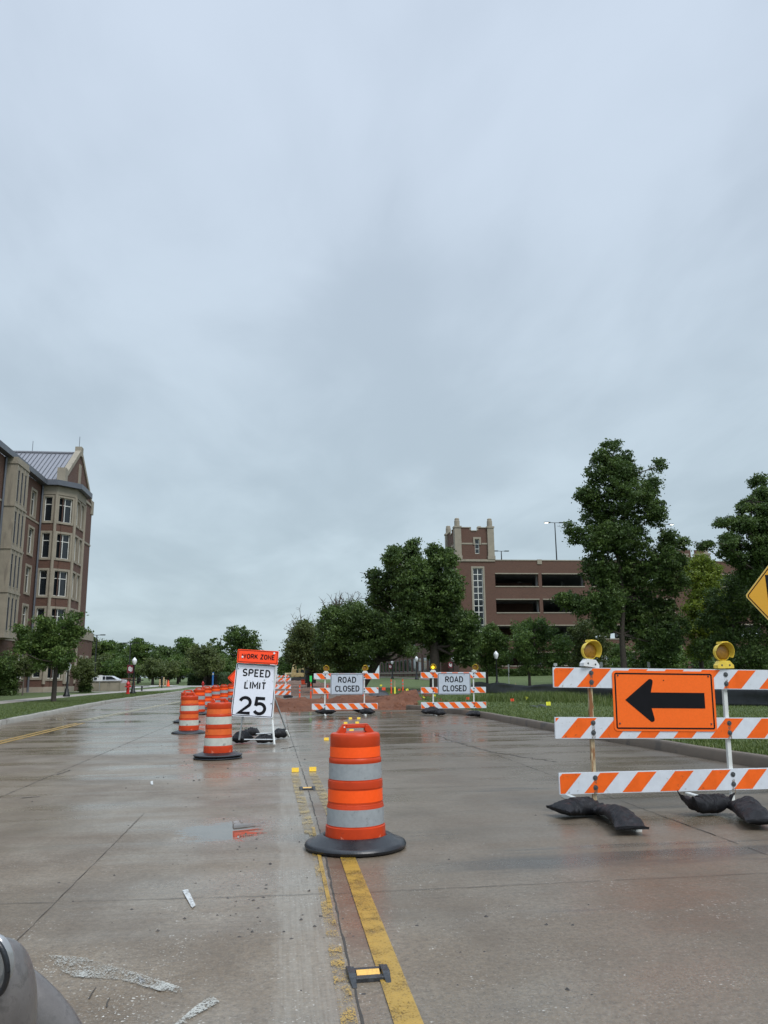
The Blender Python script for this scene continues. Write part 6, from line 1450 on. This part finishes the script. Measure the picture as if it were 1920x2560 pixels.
# ---- machines at the end of the road
def excavator(label, px, Y, rz, sc, grp='construction machines at the end of the dig'):
    a = AY(px, 1694, Y); t = thing('excavator', label, 'excavator', (a.x, Y, .12), rz, grp); t.scale = (sc,) * 3; D = M['digger']
    for sy in (-1.1, 1.1):
        s = MB(); s.prism([(-1.9, .1), (1.9, .1), (2.15, .45), (1.9, .85), (-1.9, .85), (-2.15, .45)], sy - .28, sy + .28, M['tyre']); s.build('track', t, bevel=.05)
    s = MB(); s.prism([(-2.1, 1.0), (1.3, 1.0), (1.35, 1.6), (.2, 1.9), (-1.9, 2.05), (-2.2, 1.7)], -1.2, 1.2, D); s.build('body', t, bevel=.06)
    s = MB(); s.prism([(.15, 1.85), (1.35, 1.6), (1.45, 2.2), (1.15, 2.95), (.15, 3.0)], -1.15, -.1, D); c_ = s.build('cab', t, bevel=.04)
    s = MB(); s.prism([(.3, 2.05), (1.36, 1.9), (1.36, 2.2), (1.1, 2.8), (.3, 2.85)], -1.17, -1.152, M['carglass']); s.mesh([(1.47, -1.05, 1.9), (1.47, -.2, 1.9), (1.22, -.2, 2.85), (1.22, -1.05, 2.85)], [(0, 1, 2, 3)], M['carglass']); s.build('cab_window', c_)
    s = MB(); s.tube([(1.0, .3, 1.7), (2.4, .3, 4.3), (4.0, .3, 4.9)], [.28, .26, .18], D, 4); s.build('boom', t)
    s = MB(); s.tube([(3.6, .3, 5.2), (4.6, .3, 2.3)], [.22, .13], D, 4); s.build('stick', t)
    s = MB(); s.prism([(4.3, 2.4), (4.9, 2.3), (5.2, 1.6), (4.8, 1.1), (4.2, 1.3)], -.2, .8, M['black_metal']); s.build('bucket', t)
    return t
e1 = excavator('yellow excavator with raised pale boom at the end of the dig', 729, 215, R(70), 1.0)
dup(e1, (AY(744, 1694, 205).x, 205, .12), 'second excavator with folded boom right of the first one', R(20))
a = AY(759, 1692, 118); t = thing('steel_container', 'red-orange metal bin beside the excavators', 'container', (a.x, 118, .1)); s = MB(); s.prism([(-.3, 0), (.3, 0), (.36, .7), (-.36, .7)], -.5, .5, M['flag_orange']); s.build('bin_body', t); s = MB(); s.bx((-.40, -.55, .7), (.40, .55, .78), M['hydrant']); s.build('rim', t)
a = AY(764, 1692, 112); t = thing('storage_trailer', 'long dark storage container right of the red-orange bin', 'container', (a.x, 112, .2)); L = AY(790, 1692, 112).x - a.x; s = MB(); s.bx((0, 0, .2), (L, 4, 2.3), M['black_metal'])
for i in range(12): s.bx((L * i / 12, -.05, .25), (L * (i + .4) / 12, 0, 2.2), M['black_metal'])
s.build('container_box', t); s = MB(); s.bx((-.1, -.2, 2.3), (L + .1, 4.1, 2.42), M['steel']); s.build('roof', t)

# ---- grass tufts
rng = np.random.default_rng(77)
def blades(name, P, h, mat, wd=.008):
    n = len(P); a = rng.uniform(0, 6.28, n); l = rng.uniform(.1, .9, n); hh = h * rng.uniform(.5, 1.3, n); dx, dy = np.cos(a), np.sin(a); px_, py_ = -dy * wd, dx * wd
    V = np.stack([P + np.stack([px_, py_, 0 * a], 1), P - np.stack([px_, py_, 0 * a], 1), P + np.stack([dx * hh * l, dy * hh * l, hh], 1)], 1).reshape(-1, 3)
    me = bpy.data.meshes.new(name); me.vertices.add(3 * n); me.vertices.foreach_set('co', V.astype('f').ravel()); me.loops.add(3 * n); me.loops.foreach_set('vertex_index', np.arange(3 * n, dtype='i'))
    me.polygons.add(n); me.polygons.foreach_set('loop_start', np.arange(0, 3 * n, 3, dtype='i')); me.polygons.foreach_set('loop_total', np.full(n, 3, 'i'))
    at = me.attributes.new('tint', 'FLOAT', 'POINT'); at.data.foreach_set('value', np.repeat(rng.uniform(0, 1, n), 3).astype('f')); me.materials.append(mat); me.update(); me.validate()
    o = bpy.data.objects.new(name, me); S.collection.objects.link(o); o['kind'] = 'stuff'; return o
n = 150000; y = 10 + 55 * rng.uniform(0, 1, n) ** 1.5; x = np.array([interp(KR, q_) for q_ in y]) + .19 + rng.uniform(0, 1, n) ** 1.2 * (3 + y * .42)
x = np.where(y > 33.2, np.array([edgeR(float(q_)) for q_ in y]) + .45 + x - np.array([interp(KR, q_) for q_ in y]), x); z = np.array([lawnR(float(a), float(b), .5) for a, b in zip(x, y)])
blades('grass', np.stack([x, y, z - .01], 1), .07, M['grass_blade'], .011)
n = 9000; cx = rng.choice([0, 1, 2, 3, 4, 5, 6], n); C = np.array([g0(1370, 36), g0(1395, 38), g0(1345, 37.5), g0(1440, 35), g0(1600, 31), g0(1330, 40), g0(1240, 37)])[cx]
P = C + rng.normal(size=(n, 2)) * .8; P = np.stack([P[:, 0], P[:, 1], np.array([hR(a, b) for a, b in P])], 1)
blades('tall_grass', P, .34, M['grass_blade'], .012)
n = 60000; y = 16 + 60 * rng.uniform(0, 1, n) ** 1.3; x = np.array([interp(KL, q_) for q_ in y]) - .19 - rng.uniform(0, 1, n) * 4.2; x = np.where(y > 60, x * 1, x)
blades('grass', np.stack([x, y, np.full(n, .165)], 1), .05, M['grass_blade'], .012)

# ---- the photographer's own vehicle at the lower left corner
vc = ray(-10, 2500).normalized() * .95 + Vector((0, 0, H)); veh = thing('car', 'wet mottled grey car mirror and bodywork at the bottom left corner', 'car', tuple(vc), 0)
def vl(px, py, dist): return ray(px, py).normalized() * dist + Vector((0, 0, H)) - vc
def ell(mb, c, ax, m, n=40, k=24, p=1.0):
    vs = []; fs = []
    for j in range(k + 1):
        t_ = math.pi * j / k
        for i in range(n):
            a = 2 * math.pi * i / n; s_ = math.sin(t_); v = Vector((s_ * math.cos(a), s_ * math.sin(a), math.cos(t_)))
            v = Vector([math.copysign(abs(q_) ** p, q_) for q_ in v]); vs.append(c + ax[0] * v.x + ax[1] * v.y + ax[2] * v.z)
    for j in range(k):
        for i in range(n): fs.append((j * n + i, j * n + (i + 1) % n, (j + 1) * n + (i + 1) % n, (j + 1) * n + i))
    mb.mesh(vs, fs, m)
pxm = .95 / F
s = MB(); ell(s, vl(-16, 2545, .95), (rt * 76 * pxm, fw * .035, up * 150 * pxm), M['carbody'], p=.82); s.build('mirror_housing', veh, smooth=80)
ringc = vl(-26, 2418, .88); pts = [ringc + rt * (42 * .88 / F * math.cos(a)) + up * (58 * .88 / F * math.sin(a)) - fw * .006 * math.cos(a) for a in [i * .2094 for i in range(31)]]
s = MB(); s.tube(pts, .0026, M['rubber'], 8, cap=False); s.build('mirror_seal', veh, smooth=80)
s = MB(); ell(s, ringc + fw * .008, (rt * 41 * .88 / F, fw * .010, up * 57 * .88 / F), pm('mirror_inset', (.30, .31, .32), .15, .3, var=.2, scale=18)); s.build('mirror_inset', veh, smooth=80)
s = MB(); ell(s, vl(-95, 2770, 1.12), (rt * 268 * 1.12 / F - up * 60 * 1.12 / F, fw * .05, up * 300 * 1.12 / F + rt * 25 * 1.12 / F), M['carbody'], p=1.0); s.build('body_panel', veh, smooth=80)
